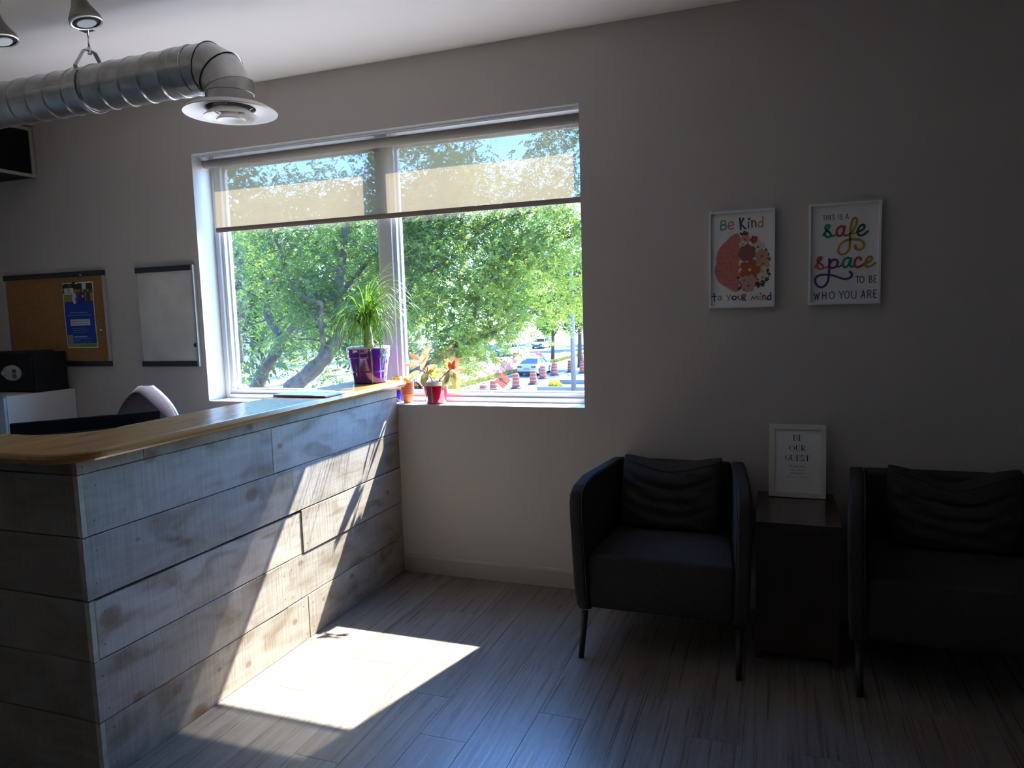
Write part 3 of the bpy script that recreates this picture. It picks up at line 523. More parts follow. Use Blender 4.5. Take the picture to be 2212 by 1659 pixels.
rings = [[bm.verts.new((x, y, z)) for x, y in inset(poly, d)] for d, z in prof]
for A, B in zip(rings, rings[1:]):
    for i in range(len(A)): bm.faces.new((A[i], A[(i + 1) % len(A)], B[(i + 1) % len(A)], B[i]))
bm.faces.new(rings[0][::-1]); bm.faces.new(rings[-1]); bmesh.ops.recalc_face_normals(bm, faces=bm.faces)
bmesh.ops.triangulate(bm, faces=[f for f in bm.faces if len(f.verts) > 4])
tilt(bm)
wt = bm_obj('worktop', bm, 'worktop'); tag(wt, 'honey brown laminate counter top with rounded corner', 'worktop')
# ---- desk behind the counter, monitor, office chair
dk = thing('desk', 'low desk tucked behind the reception counter', 'desk', (-.5, -1.0, 0))
add_box('desktop', (-.86, -.105, -1.88, -.03, .715, .74), 'desk', dk, .003)
for y in (-1.80, -.08): add_box('side_panel', (-.84, -.13, y - .012, y + .012, 0, .7145), 'desk', dk)
A_, B_ = Vector((-1.20, -1.37, 1.05)), Vector((-.82, -.89, 1.05))
mdir = (B_ - A_).normalized(); mn = Vector((mdir.y, -mdir.x, 0))     # towards the camera side
mc = (A_ + B_) / 2
mo = thing('computer_monitor', 'black flat computer monitor seen from behind the counter edge', 'monitor', (mc.x, mc.y, .741))
def obox(name, c, du, u0, u1, v0, v1, z0, z1, mat, par, bevel=0):
    n_ = Vector((du.y, -du.x, 0)); bm = bmesh.new(); box(bm, u0, u1, v0, v1, z0, z1)
    for v in bm.verts: q = Vector((c.x, c.y, 0)) + du * v.co.x + n_ * v.co.y; v.co = Vector((q.x, q.y, v.co.z))
    bmesh.ops.recalc_face_normals(bm, faces=bm.faces)
    return bm_obj(name, bm, mat, par, bevel=bevel)
obox('screen_panel', mc, mdir, -.306, .306, 0, .022, .69, 1.05, 'screen', mo, .006)
obox('back_housing', mc, mdir, -.22, .22, .0225, .045, .74, .99, 'black', mo, .008)
sc_ = mc + mn * .07
obox('stand', sc_, mdir, -.03, .03, -.024, .012, .7525, .92, 'black', mo, .004)
obox('stand_foot', sc_, mdir, -.12, .12, -.10, .10, .7405, .752, 'black', mo, .004)
dk2 = dk
add_box('return_top', (-1.70, -.862, -1.88, -.70, .715, .74), 'desk', dk, .003)
add_box('side_panel', (-1.69, -1.666, -1.85, -.72, 0, .7145), 'desk', dk)
oc = thing('office_chair', 'purple grey fabric office chair showing its backrest over the monitor', 'chair', (-1.27, -.42, 0))
R3 = Matrix.Rotation(math.radians(14), 4, 'Z')
def back_shell(w0, h, t, z0, n=14, m_=16):
    bm = bmesh.new(); F = []; B = []
    for j in range(m_ + 1):
        v = j / m_; z = z0 + h * v
        ww = w0 / 2 * (1 - max(0, (v - .45) / .55) ** 2.6 * .82) * (1 - max(0, (.25 - v) / .25) ** 2 * .3)
        rf = []; rb = []
        for i in range(n + 1):
            u = -1 + 2 * i / n; x = ww * u
            y = .03 * u * u - .008 * math.sin(v * 3.1); tt = t * (1 - abs(u) ** 4) * (1 - abs(2 * v - 1) ** 6) + .006
            rf.append(bm.verts.new((x, y - tt, z))); rb.append(bm.verts.new((x, y + .012, z)))
        F.append(rf); B.append(rb)
    for j in range(m_):
        for i in range(n):
            bm.faces.new((F[j][i], F[j][i + 1], F[j + 1][i + 1], F[j + 1][i])); bm.faces.new((B[j][i], B[j + 1][i], B[j + 1][i + 1], B[j][i + 1]))
        bm.faces.new((F[j][0], F[j + 1][0], B[j + 1][0], B[j][0])); bm.faces.new((F[j][n], B[j][n], B[j + 1][n], F[j + 1][n]))
    for i in range(n): bm.faces.new((F[m_][i], F[m_][i + 1], B[m_][i + 1], B[m_][i])); bm.faces.new((F[0][i], B[0][i], B[0][i + 1], F[0][i + 1]))
    bmesh.ops.recalc_face_normals(bm, faces=bm.faces); return bm
def place(bm, R, o):
    for v in bm.verts: v.co = R @ v.co + Vector(o)
cb = Vector((-1.36, -.50, 0))
bm = back_shell(.39, .56, .05, .56); place(bm, R3, cb); bm_obj('backrest', bm, 'chairfab', oc, smooth=True)
bm = back_shell(.40, .565, .002, .555); place(bm, R3, cb + R3 @ Vector((0, .020, 0))); bm_obj('back_shell', bm, flat('shell_plastic', (.04, .05, .085), .5), oc, smooth=True)
sp = cb + R3 @ Vector((0, -.28, 0))
bm = bmesh.new(); lathe(bm, [(.02, 0), (.2, .0), (.235, .02), (.24, .05), (.21, .075), (.02, .085)], sp.x, sp.y, .44, 28); bm_obj('seat', bm, 'chairfab', oc, smooth=True)
add_tube('back_bar', [sp + Vector((0, 0, .43)), cb + R3 @ Vector((0, .03, .43)), cb + R3 @ Vector((0, .035, .60))], .018, 'black', oc)
add_lathe('gas_column', [(.025, .09), (.025, .25), (.018, .26), (.018, .44)], sp.x, sp.y, 0, 'black', oc, 16)
for k in range(5):
    a = k * 2 * math.pi / 5 + .3; d = Vector((math.cos(a), math.sin(a), 0))
    add_tube('base_arm', [sp + Vector((0, 0, .10)) + d * .02, sp + Vector((0, 0, .075)) + d * .27], [.022, .014], 'black', oc)
    c = sp + d * .27
    cs = Matrix.Rotation(a, 4, 'Z') @ Matrix.Rotation(math.pi / 2, 4, 'X')
    add_lathe('caster', [(.0, -.018), (.028, -.018), (.028, .018), (.0, .018)], c.x, c.y, .028, 'black', oc, 16, cs)
# ---- items on the worktop
bk = thing('brochure', 'large pale green folder lying flat on the counter', 'folder', (-.1, -.66, 1.1075))
bm = bmesh.new(); prism(bm, [(-.252, -.752), (.052, -.756), (.050, -.591), (-.262, -.475)], 1.1077, 1.1095, 2); bmesh.ops.recalc_face_normals(bm, faces=bm.faces); bm_obj('back_cover', bm, 'tabledark', bk)
bm = bmesh.new(); prism(bm, [(-.250, -.750), (.050, -.754), (.048, -.593), (-.260, -.477)], 1.1096, 1.1150, 2); bmesh.ops.recalc_face_normals(bm, faces=bm.faces); bm_obj('pages', bm, flat('page_blue', (.45, .60, .80), .6), bk)
bm = bmesh.new(); prism(bm, [(-.252, -.752), (-.020, -.755), (-.025, -.560), (-.262, -.475)], 1.1151, 1.1165, 2); bmesh.ops.recalc_face_normals(bm, faces=bm.faces); bm_obj('front_cover', bm, 'bookcover', bk)
# ---- ponytail palm in purple pot
pc = Vector((-.108, -.100, 1.1103))
pp = thing('potted_palm', 'grassy arching palm in a glossy purple pot on the counter end', 'plant', pc)
add_lathe('pot', [(.0, 0), (.086, 0), (.092, .004), (.101, .062), (.1035, .064), (.1035, .068), (.1015, .070), (.1115, .140), (.1165, .142), (.1175, .147), (.116, .150), (.1195, .182), (.121, .184), (.1215, .190), (.114, .190), (.110, .150), (.0, .150)], pc.x, pc.y, pc.z, 'purple', pp, 56, cap=False)
add_lathe('inner_pot', [(.113, .180), (.1195, .1905), (.1205, .197), (.1175, .2015), (.109, .2005), (.1065, .170)], pc.x, pc.y, pc.z, 'lilac', pp, 56, cap=False)
add_lathe('soil', [(.0, .172), (.1, .172), (.107, .168), (.105, .160), (0, .160)], pc.x, pc.y, pc.z, 'soil', pp, 32, cap=False)
rnd = random.Random(5)
add_tube('stem', [pc + Vector((0, 0, .165)), pc + Vector((.004, 0, .22)), pc + Vector((.0, .003, .29)), pc + Vector((-.008, .0, .335))], [.034, .026, .021, .016], flat('palm_stem', (.30, .22, .13), .9, bump=.8, bscale=90, var=.35, vscale=40), pp, 14)
MT['palmleaf'] = leaf_mat('palm_leaf', (.03, .075, .012), (.075, .15, .02), (.10, .22, .012), (.18, .32, .02), 7, .45)
MT['palmdry'] = leaf_mat('dry_blade', (.25, .20, .10), (.35, .30, .16), (.2, .16, .07), (.3, .25, .12), 7, .4)
crown = pc + Vector((-.006, .0, .335))
def blade(az, el, L, w, droop, org, ylim=.135):
    bm = bmesh.new(); n_ = 16; d = Vector((math.cos(az) * math.cos(el), math.sin(az) * math.cos(el), math.sin(el))); p = org.copy(); prev = None
    side = Vector((-math.sin(az), math.cos(az), 0))
    for i in range(n_ + 1):
        t = i / n_; ww = w * (.55 + .45 * min(1, t * 6)) * (1 - t ** 2.2) * .5 + .0003
        q = p.copy()
        if q.y > ylim: q.y = ylim + (q.y - ylim) * .08
        nrm = side.cross(d).normalized()
        a = bm.verts.new(q + side * ww); c_ = bm.verts.new(q - nrm * ww * .35); b2 = bm.verts.new(q - side * ww)
        for v in (a, b2, c_):
            if v.co.y > .147: v.co.y = .147
        if prev: bm.faces.new((prev[0], prev[1], c_, a)); bm.faces.new((prev[1], prev[2], b2, c_))
        prev = (a, c_, b2); p = p + d * (L / n_); d = (d + Vector((0, 0, -1)) * droop / n_ * (.4 + t * 1.6)).normalized()
    return bm
for k in range(190):
    az = rnd.uniform(0, 2 * math.pi)
    if math.sin(az) > .3 and rnd.random() < .6: az = -az
    typ = rnd.random()
    if typ < .45: el, L, dr_p = rnd.uniform(35, 85), rnd.uniform(.26, .42), rnd.uniform(3.2, 5.2)
    elif typ < .8: el, L, dr_p = rnd.uniform(10, 60), rnd.uniform(.24, .36), rnd.uniform(2.4, 4.2)
    else: el, L, dr_p = rnd.uniform(45, 80), rnd.uniform(.32, .50), rnd.uniform(2.6, 3.8)
    if typ >= .8: az = rnd.uniform(-1.0, .6); L *= 1.1
    bm_obj('leaf', blade(az, math.radians(el), L, rnd.uniform(.005, .0085), dr_p, crown + Vector((rnd.uniform(-.014, .014), rnd.uniform(-.014, .014), rnd.uniform(-.05, .012)))), 'palmleaf', pp, smooth=True)
for k in range(14):
    az = rnd.uniform(-math.pi, 0) if k % 3 else rnd.uniform(-.4, .3)
    bm_obj('leaf', blade(az, math.radians(rnd.uniform(0, 40)), rnd.uniform(.18, .34), .003, rnd.uniform(3.5, 6), pc + Vector((rnd.uniform(-.03, .03), rnd.uniform(-.03, .0), .21))), 'palmdry' if k % 2 else 'palmleaf', pp, smooth=True)['label'] = 'thin wilted trailing blade'
# ---- pots on the sill
Zs = WB + .002
pr = Vector((.215, .068, Zs))
rp = thing('potted_plant', 'plant with salmon and cream leaves in a glossy red pot on the sill', 'plant', pr)
add_lathe('pot', [(.0, 0), (.052, 0), (.0545, .003), (.056, .008), (.070, .098), (.0715, .104), (.068, .104), (.064, .09), (0, .09)], pr.x, pr.y, pr.z, 'redglaze', rp, 48, cap=False)
add_lathe('inner_pot', [(.067, .098), (.0705, .105), (.0725, .108), (.0735, .124), (.0715, .127), (.067, .126), (.064, .1)], pr.x, pr.y, pr.z, 'creamrim', rp, 48, cap=False)
add_lathe('soil', [(0, .114), (.06, .113), (.066, .108), (0, .106)], pr.x, pr.y, pr.z, 'soil', rp, 32, cap=False)
LC = {'salmon': ((.42, .10, .05), (.55, .20, .11), (.50, .12, .05), (.6, .24, .12)), 'cream': ((.42, .34, .14), (.52, .45, .24), (.40, .32, .09), (.48, .38, .15)),
      'olive': ((.16, .15, .03), (.55, .46, .24), (.16, .17, .02), (.5, .42, .15)), 'tan': ((.40, .20, .06), (.55, .33, .14), (.4, .2, .05), (.5, .3, .1)), 'yellow': ((.6, .5, .06), (.65, .55, .12), (.6, .5, .05), (.6, .5, .1))}
for k, v in LC.items(): MT['lf_' + k] = leaf_mat('leaf_' + k, *v, 28, .45)
MT['redstem'] = flat('red_stem', (.30, .05, .05), .5)
forks = {0: pr + Vector((-.045, .0, .165)), 1: pr + Vector((.055, .0, .16))}
for k in (0, 1):
    f = forks[k]; add_tube('stem', [pr + Vector((-.02 if k == 0 else .02, 0, .108)), (pr + f) / 2 + Vector((0, 0, .055)), f, f + Vector((-.004 + .01 * k, 0, .05))], [.0042, .0038, .0032, .0022], 'redstem', rp, 8)
def big_leaf(b_, t_, wd, mat):
    b_, t_ = Vector(b_), Vector(t_); ax = t_ - b_; L = ax.length; ax.normalize(); sd = ax.cross(Vector((.15, -1, .25))).normalized(); nr = sd.cross(ax).normalized()
    if nr.y > 0: nr = -nr
    bm = bmesh.new(); n_ = 12; rows_ = []
    for i in range(n_ + 1):
        t = i / n_; hw = wd / 2 * (math.sin(math.pi * t ** .85) ** .75 if 0 < t < 1 else 0) + .0006
        c = b_ + ax * L * t + nr * (-.10 * L * (2 * t - 1) ** 2 + .10 * L)
        r_ = []
        for j in range(-3, 4):
            u = j / 3; q = c + sd * hw * u - nr * (.18 * hw * (1 - abs(u)) - .10 * hw * math.sin(t * 16 + u * 3) * abs(u)); q.y = min(q.y, .146); r_.append(bm.verts.new(q))
        rows_.append(r_)
    for A, B in zip(rows_, rows_[1:]):
        for j in range(6): bm.faces.new((A[j], A[j + 1], B[j + 1], B[j]))
    return bm_obj('leaf', bm, mat, rp, smooth=True)
for b_, t_, wd, c in LV:
    lf = big_leaf(b_, t_, wd, 'lf_' + c); lf['label'] = {'salmon': 'salmon pink leaf', 'cream': 'cream yellow leaf', 'olive': 'green and cream leaf', 'tan': 'tan orange leaf', 'yellow': 'yellow leaf'}[c]
    f = forks[0] if Vector(b_).x < pr.x else forks[1]
    add_tube('leaf_stalk', [f, (f + Vector(b_)) / 2 + Vector((0, -.004, .004)), Vector(b_)], .0016, 'redstem', rp, 6)
# stack of terracotta pots
tz = Zs; tp = Vector((.030, .075))
for k in range(6):
    z = Zs + k * .0128
    lab = ['plain terracotta pot at the bottom of the small stack', 'terracotta pot, second from the bottom of the stack', 'terracotta pot, third from the bottom of the stack', 'terracotta pot, third from the top of the stack', 'terracotta pot, just under the top one of the stack', 'terracotta pot on top of the stack, holding a small cactus'][k]
    o = add_lathe('terracotta_pot', [(.0, 0), (.0225, 0), (.0235, .002), (.0335, .044), (.0365, .0445), (.0385, .0565), (.0355, .0565), (.0325, .046), (.0215, .004), (0, .003)], tp.x, tp.y, z, 'terra', None, 36, cap=False)
    tag(o, lab, 'pot', 'stacked terracotta pots on the window sill')
cz = Zs + 5 * .0128 + .040
cc = thing('cactus', 'tiny round yellow cactus in the top terracotta pot', 'plant', (tp.x - .004, tp.y, cz))
bm = bmesh.new()
rg = []
for j in range(11):
    ph = math.pi * j / 10; ring = []
    for i in range(40):
        a = 2 * math.pi * i / 40; r = .0185 * math.sin(ph) * (1 + .09 * math.cos(10 * a)) + .0003
        ring.append(bm.verts.new((tp.x - .004 + r * math.cos(a), tp.y + r * math.sin(a), cz + .023 - .022 * math.cos(ph))))
    rg.append(ring)
for A, B in zip(rg, rg[1:]):
    for i in range(40): bm.faces.new((A[i], A[(i + 1) % 40], B[(i + 1) % 40], B[i]))
bm_obj('body', bm, flat('cactus_yellow', (.70, .52, .03), .6), cc, smooth=True)
add_tube('offshoot', [(tp.x + .012, tp.y - .004, cz + .012), (tp.x + .022, tp.y - .006, cz + .028), (tp.x + .030, tp.y - .006, cz + .034)], [.006, .005, .002], flat('cactus_pale', (.7, .6, .3), .6), cc, 10)
bx, by = -.055, .113
bp_ = thing('glazed_pot', 'tall narrow cobalt blue pot with yellow band and gold rim beside the terracotta stack', 'pot', (bx, by, Zs))
add_lathe('lower_body', [(0, 0), (.023, 0), (.0235, .003), (.0262, .041), (.0245, .042), (0, .042)], bx, by, Zs, 'blueglaze', bp_, 32, cap=False)
add_lathe('upper_body', [(0, .0422), (.0245, .0422), (.0265, .0445), (.0275, .072), (.0, .072)], bx, by, Zs, 'blueglaze', bp_, 32, cap=False)
add_lathe('yellow_band', [(0, .0722), (.0278, .0722), (.0282, .085), (0, .085)], bx, by, Zs, 'yellowglaze', bp_, 32, cap=False)
add_lathe('neck', [(0, .0852), (.026, .0852), (.026, .128), (0, .128)], bx, by, Zs, 'blueglaze', bp_, 32, cap=False)
add_lathe('gold_rim', [(.024, .1282), (.0295, .1282), (.0300, .146), (.0285, .1475), (.0255, .146), (.024, .13)], bx, by, Zs, 'gold', bp_, 32, cap=False)
# ---- wall boards (left)
def wallrect(par, name, x0, x1, z0, z1, y0, y1, mat, bevel=0): return add_box(name, (x0, x1, y0, y1, z0, z1), mat, par, bevel)
cb_ = thing('cork_board', 'brown cork notice board with black top and bottom rails', 'board', (-2.61, 0, 1.2))
wallrect(cb_, 'cork_sheet', -3.075, -2.155, 1.232, 1.800, -.012, -.002, 'cork')
wallrect(cb_, 'top_rail', -3.086, -2.139, 1.800, 1.835, -.022, -.001, 'navybar', .003)
wallrect(cb_, 'bottom_rail', -3.086, -2.139, 1.198, 1.232, -.022, -.001, 'navybar', .003)
wallrect(cb_, 'side_rail', -2.155, -2.139, 1.2325, 1.7995, -.020, -.001, 'silver', .002)
wallrect(cb_, 'side_rail', -3.086, -3.075, 1.2325, 1.7995, -.020, -.001, 'silver', .002)
wb_ = thing('whiteboard', 'small smudged dry-erase whiteboard with dark rails left of the window', 'board', (-1.62, 0, 1.2))
wallrect(wb_, 'writing_sheet', -1.855, -1.400, 1.228, 1.798, -.012, -.002, 'dryerase')
wallrect(wb_, 'top_rail', -1.862, -1.400, 1.798, 1.832, -.022, -.001, 'navybar', .003)
wallrect(wb_, 'bottom_rail', -1.862, -1.400, 1.195, 1.228, -.022, -.001, 'navybar', .003)
wallrect(wb_, 'side_rail', -1.3995, -1.384, 1.195, 1.832, -.024, -.001, 'silver', .002)
wallrect(wb_, 'side_rail', -1.862, -1.855, 1.2285, 1.7975, -.018, -.001, 'silver', .002)
add_lathe('magnet', [(0, 0), (.013, 0), (.013, .006), (.0, .007)], -1.412, -.0125, 1.33, 'navybar', wb_, 20, Matrix.Rotation(math.pi / 2, 4, 'X'))
# flyer pinned to the cork
FX, FZ, FWD, FH = -2.522, 1.322, .280, .442
fy = thing('flyer', 'tall blue and green leaflet pinned to the cork board', 'flyer', (FX + FWD / 2, -.0125, FZ))
def FF(u, v, d): return (FX + u, -.0145 - d - .004 * math.sin(v / FH * 3.1), FZ + v)
bm = bmesh.new()
for i in range(10):
    v0, v1 = FH * i / 10, FH * (i + 1) / 10
    bm.faces.new([bm.verts.new(FF(a, b_, 0)) for a, b_ in ((0, v0), (FWD, v0), (FWD, v1), (0, v1))])
bmesh.ops.remove_doubles(bm, verts=bm.verts, dist=1e-5)
sheet = bm_obj('sheet', bm, 'paper', fy); sm_ = sheet.modifiers.new('t', 'SOLIDIFY'); sm_.thickness = .0004
MT['f_blue'] = ink('blue', (.012, .05, .36)); MT['f_green'] = ink('leafgreen', (.06, .12, .02)); MT['f_dk'] = ink('treedark', (.02, .035, .012)); MT['f_lime'] = ink('lime', (.30, .38, .12))
MT['f_lawn'] = ink('lawn', (.22, .30, .05)); MT['f_white'] = ink('white', (.62, .64, .70)); MT['f_pale'] = ink('paleblue', (.15, .32, .62)); MT['f_red'] = ink('shirt_red', (.25, .02, .05))
MT['f_navy'] = ink('shirt_blue', (.02, .03, .25)); MT['f_skin'] = ink('skin', (.40, .22, .15)); MT['f_grey'] = ink('grey', (.25, .27, .32)); MT['f_wine'] = ink('wine', (.12, .03, .04))
fm = ['f_blue', 'f_green', 'f_dk', 'f_lime', 'f_lawn', 'f_white', 'f_pale', 'f_red', 'f_navy', 'f_skin', 'f_grey', 'f_wine']
bm = bmesh.new()
def fr_(x0, x1, y0, y1, d, m_):    # y measured from the top; split in strips so it follows the sheet
    n_ = max(1, int((y1 - y0) / .04))
    for i in range(n_):
        a, b_ = y0 + (y1 - y0) * i / n_, y0 + (y1 - y0) * (i + 1) / n_
        bm.faces.new([bm.verts.new(FF(x0, FH - b_, d)), bm.verts.new(FF(x1, FH - b_, d)), bm.verts.new(FF(x1, FH - a, d)), bm.verts.new(FF(x0, FH - a, d))]).material_index = fm.index(m_)
def fe(cx, cy, rx, ry, d, m_): bm.faces.new([bm.verts.new(FF(cx + rx * math.cos(t * math.pi / 8), FH - cy - ry * math.sin(t * math.pi / 8), d)) for t in range(16)]).material_index = fm.index(m_)
fr_(.006, .274, .008, .410, .0005, 'f_blue'); fr_(.006, .274, .410, .436, .0005, 'f_lime')
fr_(.006, .274, .008, .075, .0007, 'f_green'); fr_(.006, .274, .075, .128, .0007, 'f_lawn'); fr_(.18, .215, .008, .05, .0008, 'f_white')
for cx, cy, r in ((.03, .03, .03), (.11, .02, .03), (.15, .03, .028), (.245, .035, .03), (.02, .06, .02)): fe(cx, cy, r, r * .8, .0009, 'f_dk')
for cx, c, w_ in ((.105, 'f_white', .020), (.150, 'f_navy', .026), (.128, 'f_wine', .016), (.185, 'f_navy', .020), (.232, 'f_wine', .020)):
    fe(cx, .105, w_, .040, .0011, c); fe(cx, .058, .009, .012, .0013, 'f_skin')
fe(.155, .075, .022, .012, .0014, 'f_red'); fe(.185, .095, .008, .009, .0014, 'f_white')
fr_(.016, .100, .038, .080, .0016, 'f_white'); fr_(.045, .07, .045, .058, .0018, 'f_grey'); fr_(.03, .09, .066, .072, .0018, 'f_grey')
fr_(.05, .23, .248, .290, .0008, 'f_white'); fr_(.012, .062, .352, .408, .0008, 'f_grey')
rn = random.Random(2)
def words(x, y, x1, h, d, m_):
    while x < x1:
        w_ = rn.uniform(.008, .03); w_ = min(w_, x1 - x); fr_(x, x + w_, y, y + h, d, m_); x += w_ + .004
words(.055, .200, .215, .006, .0008, 'f_pale'); words(.035, .217, .245, .006, .0008, 'f_pale'); words(.06, .258, .215, .007, .001, 'f_grey'); words(.06, .276, .215, .005, .001, 'f_grey')
for i in range(3): fe(.07, .308 + .014 * i, .003, .003, .001, 'f_white'); words(.08, .306 + .014 * i, .19 + .02 * (i % 2), .004, .0008, 'f_pale')
words(.072, .362, .19, .007, .0008, 'f_white'); words(.072, .377, .22, .004, .0008, 'f_pale'); words(.072, .388, .12, .004, .0008, 'f_pale'); words(.072, .399, .23, .004, .0008, 'f_pale'); words(.12, .42, .26, .006, .0008, 'f_green')
bm_obj('printed_design', bm, fm, sheet)
add_lathe('push_pin', [(0, 0), (.004, .0), (.0045, .004), (.003, .008), (0, .009)], FX + .13, -.0160, FZ + FH - .008, 'paper', fy, 14, Matrix.Rotation(math.pi / 2, 4, 'X'))
for i, (x, z, c, l_) in enumerate(((-2.335, 1.81, 'f_lime', 'green push pin on the top rail of the cork board'), (-2.205, 1.44, 'paper', 'white push pin right of the leaflet'))):
    if i == 0: x, yb_ = -2.335, -.0222
    else: yb_ = -.0122
    tag(add_lathe('push_pin', [(0, 0), (.006, .0), (.0055, .005), (.004, .01), (0, .011)], x, yb_, z, c, None, 14, Matrix.Rotation(math.pi / 2, 4, 'X')), l_, 'pin')
# ---- white cabinet, safe, wall cabinet
cab = thing('filing_cabinet', 'white office cabinet with pale blue front beside the left wall', 'cabinet', (-2.85, -.25, 0))
add_box('body', (-3.20, -2.503, -.480, -.006, 0, 1.045), 'cabwhite', cab, .003)
for k in range(3):
    z0 = .03 + k * .338
    dr = add_box('drawer', (-3.195, -2.508, -.497, -.4805, z0, z0 + .332), 'cabfront', cab, .003)
    bm = bmesh.new(); box(bm, -2.90, -2.56, -.506, -.4975, z0 + .14, z0 + .19); bm_obj('handle', bm, 'navybar', dr, bevel=.01, seg=3)
sf = thing('safe', 'black electronic safe with an oval keypad on top of the white cabinet', 'safe', (-2.72, -.15, 1.0455))
add_box('body', (-2.92, -2.533, -.262, -.026, 1.0458, 1.305), 'black', sf, .006)
dr = add_box('door', (-2.905, -2.545, -.270, -.2625, 1.058, 1.292), 'black', sf, .003)
TR = Matrix.Rotation(math.pi / 2, 4, 'X')
bm = bmesh.new(); lathe(bm, [(0, 0), (1, 0), (.97, .012), (.85, .018), (0, .018)], 0, 0, 0, 40, 0, None, False)
for v in bm.verts: v.co = Vector((-2.722 + v.co.x * .086, -.2703 - v.co.z, 1.176 + v.co.y * .052))
bmesh.ops.recalc_face_normals(bm, faces=bm.faces); kp = bm_obj('keypad', bm, flat('keypad_silver', (.42, .42, .40), .35, .3), dr, smooth=True)
add_box('display', (-2.700, -2.665, -.2905, -.2885, 1.178, 1.200), 'navybar', sf)
bm = bmesh.new()
for i in range(4):
    for j in range(3): box(bm, -2.700 + i * .0094, -2.6925 + i * .0094, -.2905, -.2885, 1.142 + j * .0095, 1.149 + j * .0095)
bm_obj('keys', bm, 'navybar', sf)
add_lathe('knob', [(0, 0), (.018, 0), (.016, .018), (0, .02)], -2.768, -.2885, 1.176, 'silver', sf, 24, TR)
pf = thing('paper_pile', 'dark folder lying on top of the safe', 'folder', (-2.8, -.14, 1.3055))
bm = bmesh.new(); prism(bm, [(-2.90, -.25), (-2.60, -.22), (-2.62, -.05), (-2.92, -.07)], 1.3056, 1.317, 2); bmesh.ops.recalc_face_normals(bm, faces=bm.faces); bm_obj('cover', bm, flat('folder_brown', (.05, .03, .022), .7), pf)
wc = thing('wall_box', 'black box with a pale metal edge hung high at the left wall', 'wall unit', (-2.95, -.2, 2.48))
add_box('housing', (-3.249, -2.695, -.62, -.012, 2.478, 2.800), 'black', wc)
bm = bmesh.new(); x0, x1 = -2.6948, -2.678; a, b_, c, d = -.622, -.010, 2.476, 2.802; t = .021
box(bm, x0, x1, a, b_, c, c + t); box(bm, x0, x1, a, b_, d - t, d); box(bm, x0, x1, a, a + t, c + t, d - t); box(bm, x0, x1, b_ - t, b_, c + t, d - t)
bm_obj('edge_frame', bm, flat('frame_sage', (.34, .34, .27), .5), wc, bevel=.0015, seg=1)
add_box('screen', (-2.6946, -2.688, a + t + .0005, b_ - t - .0005, c + t + .0005, d - t - .0005), 'screen', wc)
# ---- framed prints
def frame_thing(name, label, x0, x1, z0, z1, bw, mat, R=None, org=None, depth=.022):
    """frame standing in the xz plane; returns thing + mapper F(u,v,d)->world for the print."""
    th = thing(name, label, 'picture frame', org if org else ((x0 + x1) / 2, 0, z0))
    W_, H_ = x1 - x0, z1 - z0
    def P(u, v, d):        # d = distance towards the viewer from the back plane
        q = Vector((u, -d, v))
        if R is not None: q = R @ q
        return (x0 + q.x, (org[1] if org else -.003) + q.y, z0 + q.z)
    bars = [((0, bw), (0, H_)), ((W_ - bw, W_), (0, H_)), ((bw, W_ - bw), (0, bw)), ((bw, W_ - bw), (H_ - bw, H_))]
    bm = bmesh.new()
    o = [(0, 0), (W_, 0), (W_, H_), (0, H_)]; i_ = [(bw, bw), (W_ - bw, bw), (W_ - bw, H_ - bw), (bw, H_ - bw)]
    ob = [bm.verts.new(P(*q, 0)) for q in o]; of = [bm.verts.new(P(*q, depth)) for q in o]; if_ = [bm.verts.new(P(*q, depth)) for q in i_]; ib = [bm.verts.new(P(*q, 0)) for q in i_]
    for A, B in ((ob, of), (of, if_), (if_, ib), (ib, ob)):
        for k in range(4): bm.faces.new((A[k], A[(k + 1) % 4], B[(k + 1) % 4], B[k]))
    bmesh.ops.recalc_face_normals(bm, faces=bm.faces)
    bm_obj('frame', bm, mat, th, bevel=.0015, seg=2)
    bm = bmesh.new(); pd = depth * .45
    q = [bm.verts.new(P(a_, b2, dd)) for dd in (.002, pd) for a_, b2 in ((bw, bw), (W_ - bw, bw), (W_ - bw, H_ - bw), (bw, H_ - bw))]
    for f in ((0, 3, 2, 1), (4, 5, 6, 7), (0, 1, 5, 4), (1, 2, 6, 5), (2, 3, 7, 6), (3, 0, 4, 7)): bm.faces.new([q[k] for k in f])
    pr_ = bm_obj('print', bm, 'paper', th)
    return th, pr_, (lambda u, v, d: P(u, v, pd + d))
IC = {'green': (.11, .30, .22), 'pink': (.60, .22, .17), 'navy': (.045, .04, .13), 'blue': (.10, .14, .35), 'red': (.42, .085, .06), 'tan': (.48, .30, .13)}
for k, v in IC.items(): IC[k] = ink(k, v)
f1, p1, F1 = frame_thing('picture_frame', 'white framed print of a half brain, half flowers, with colourful hand lettering', 1.723, 2.018, 1.466, 1.917, .011, 'framewhite')
ribbons('lettering', P1, IC, F1, p1)
bm = bmesh.new(); am = [ink('brain_pink', (.62, .21, .17)), ink('brain_fold', (.45, .12, .10)), ink('olive', (.13, .08, .04)), ink('blush', (.62, .32, .25)), ink('blush2', (.62, .33, .34)), ink('brick', (.42, .05, .04)),
      ink('cream', (.72, .64, .54)), ink('dkgreen', (.05, .055, .035)), ink('mauve', (.32, .11, .12)), ink('rust', (.48, .13, .03)), ink('rust_dark', (.32, .07, .02)), ink('petal_line', (.26, .10, .08))]
an = ['brain', 'fold', 'olive', 'blush', 'blush2', 'brick', 'cream', 'dkgreen', 'mauve', 'rust', 'rustd', 'line']
bp2 = catmull([(a * 1e-4, b_ * 1e-4) for a, b_ in BRAIN] + [(BRAIN[0][0] * 1e-4, BRAIN[0][1] * 1e-4)], 3)[:-1]
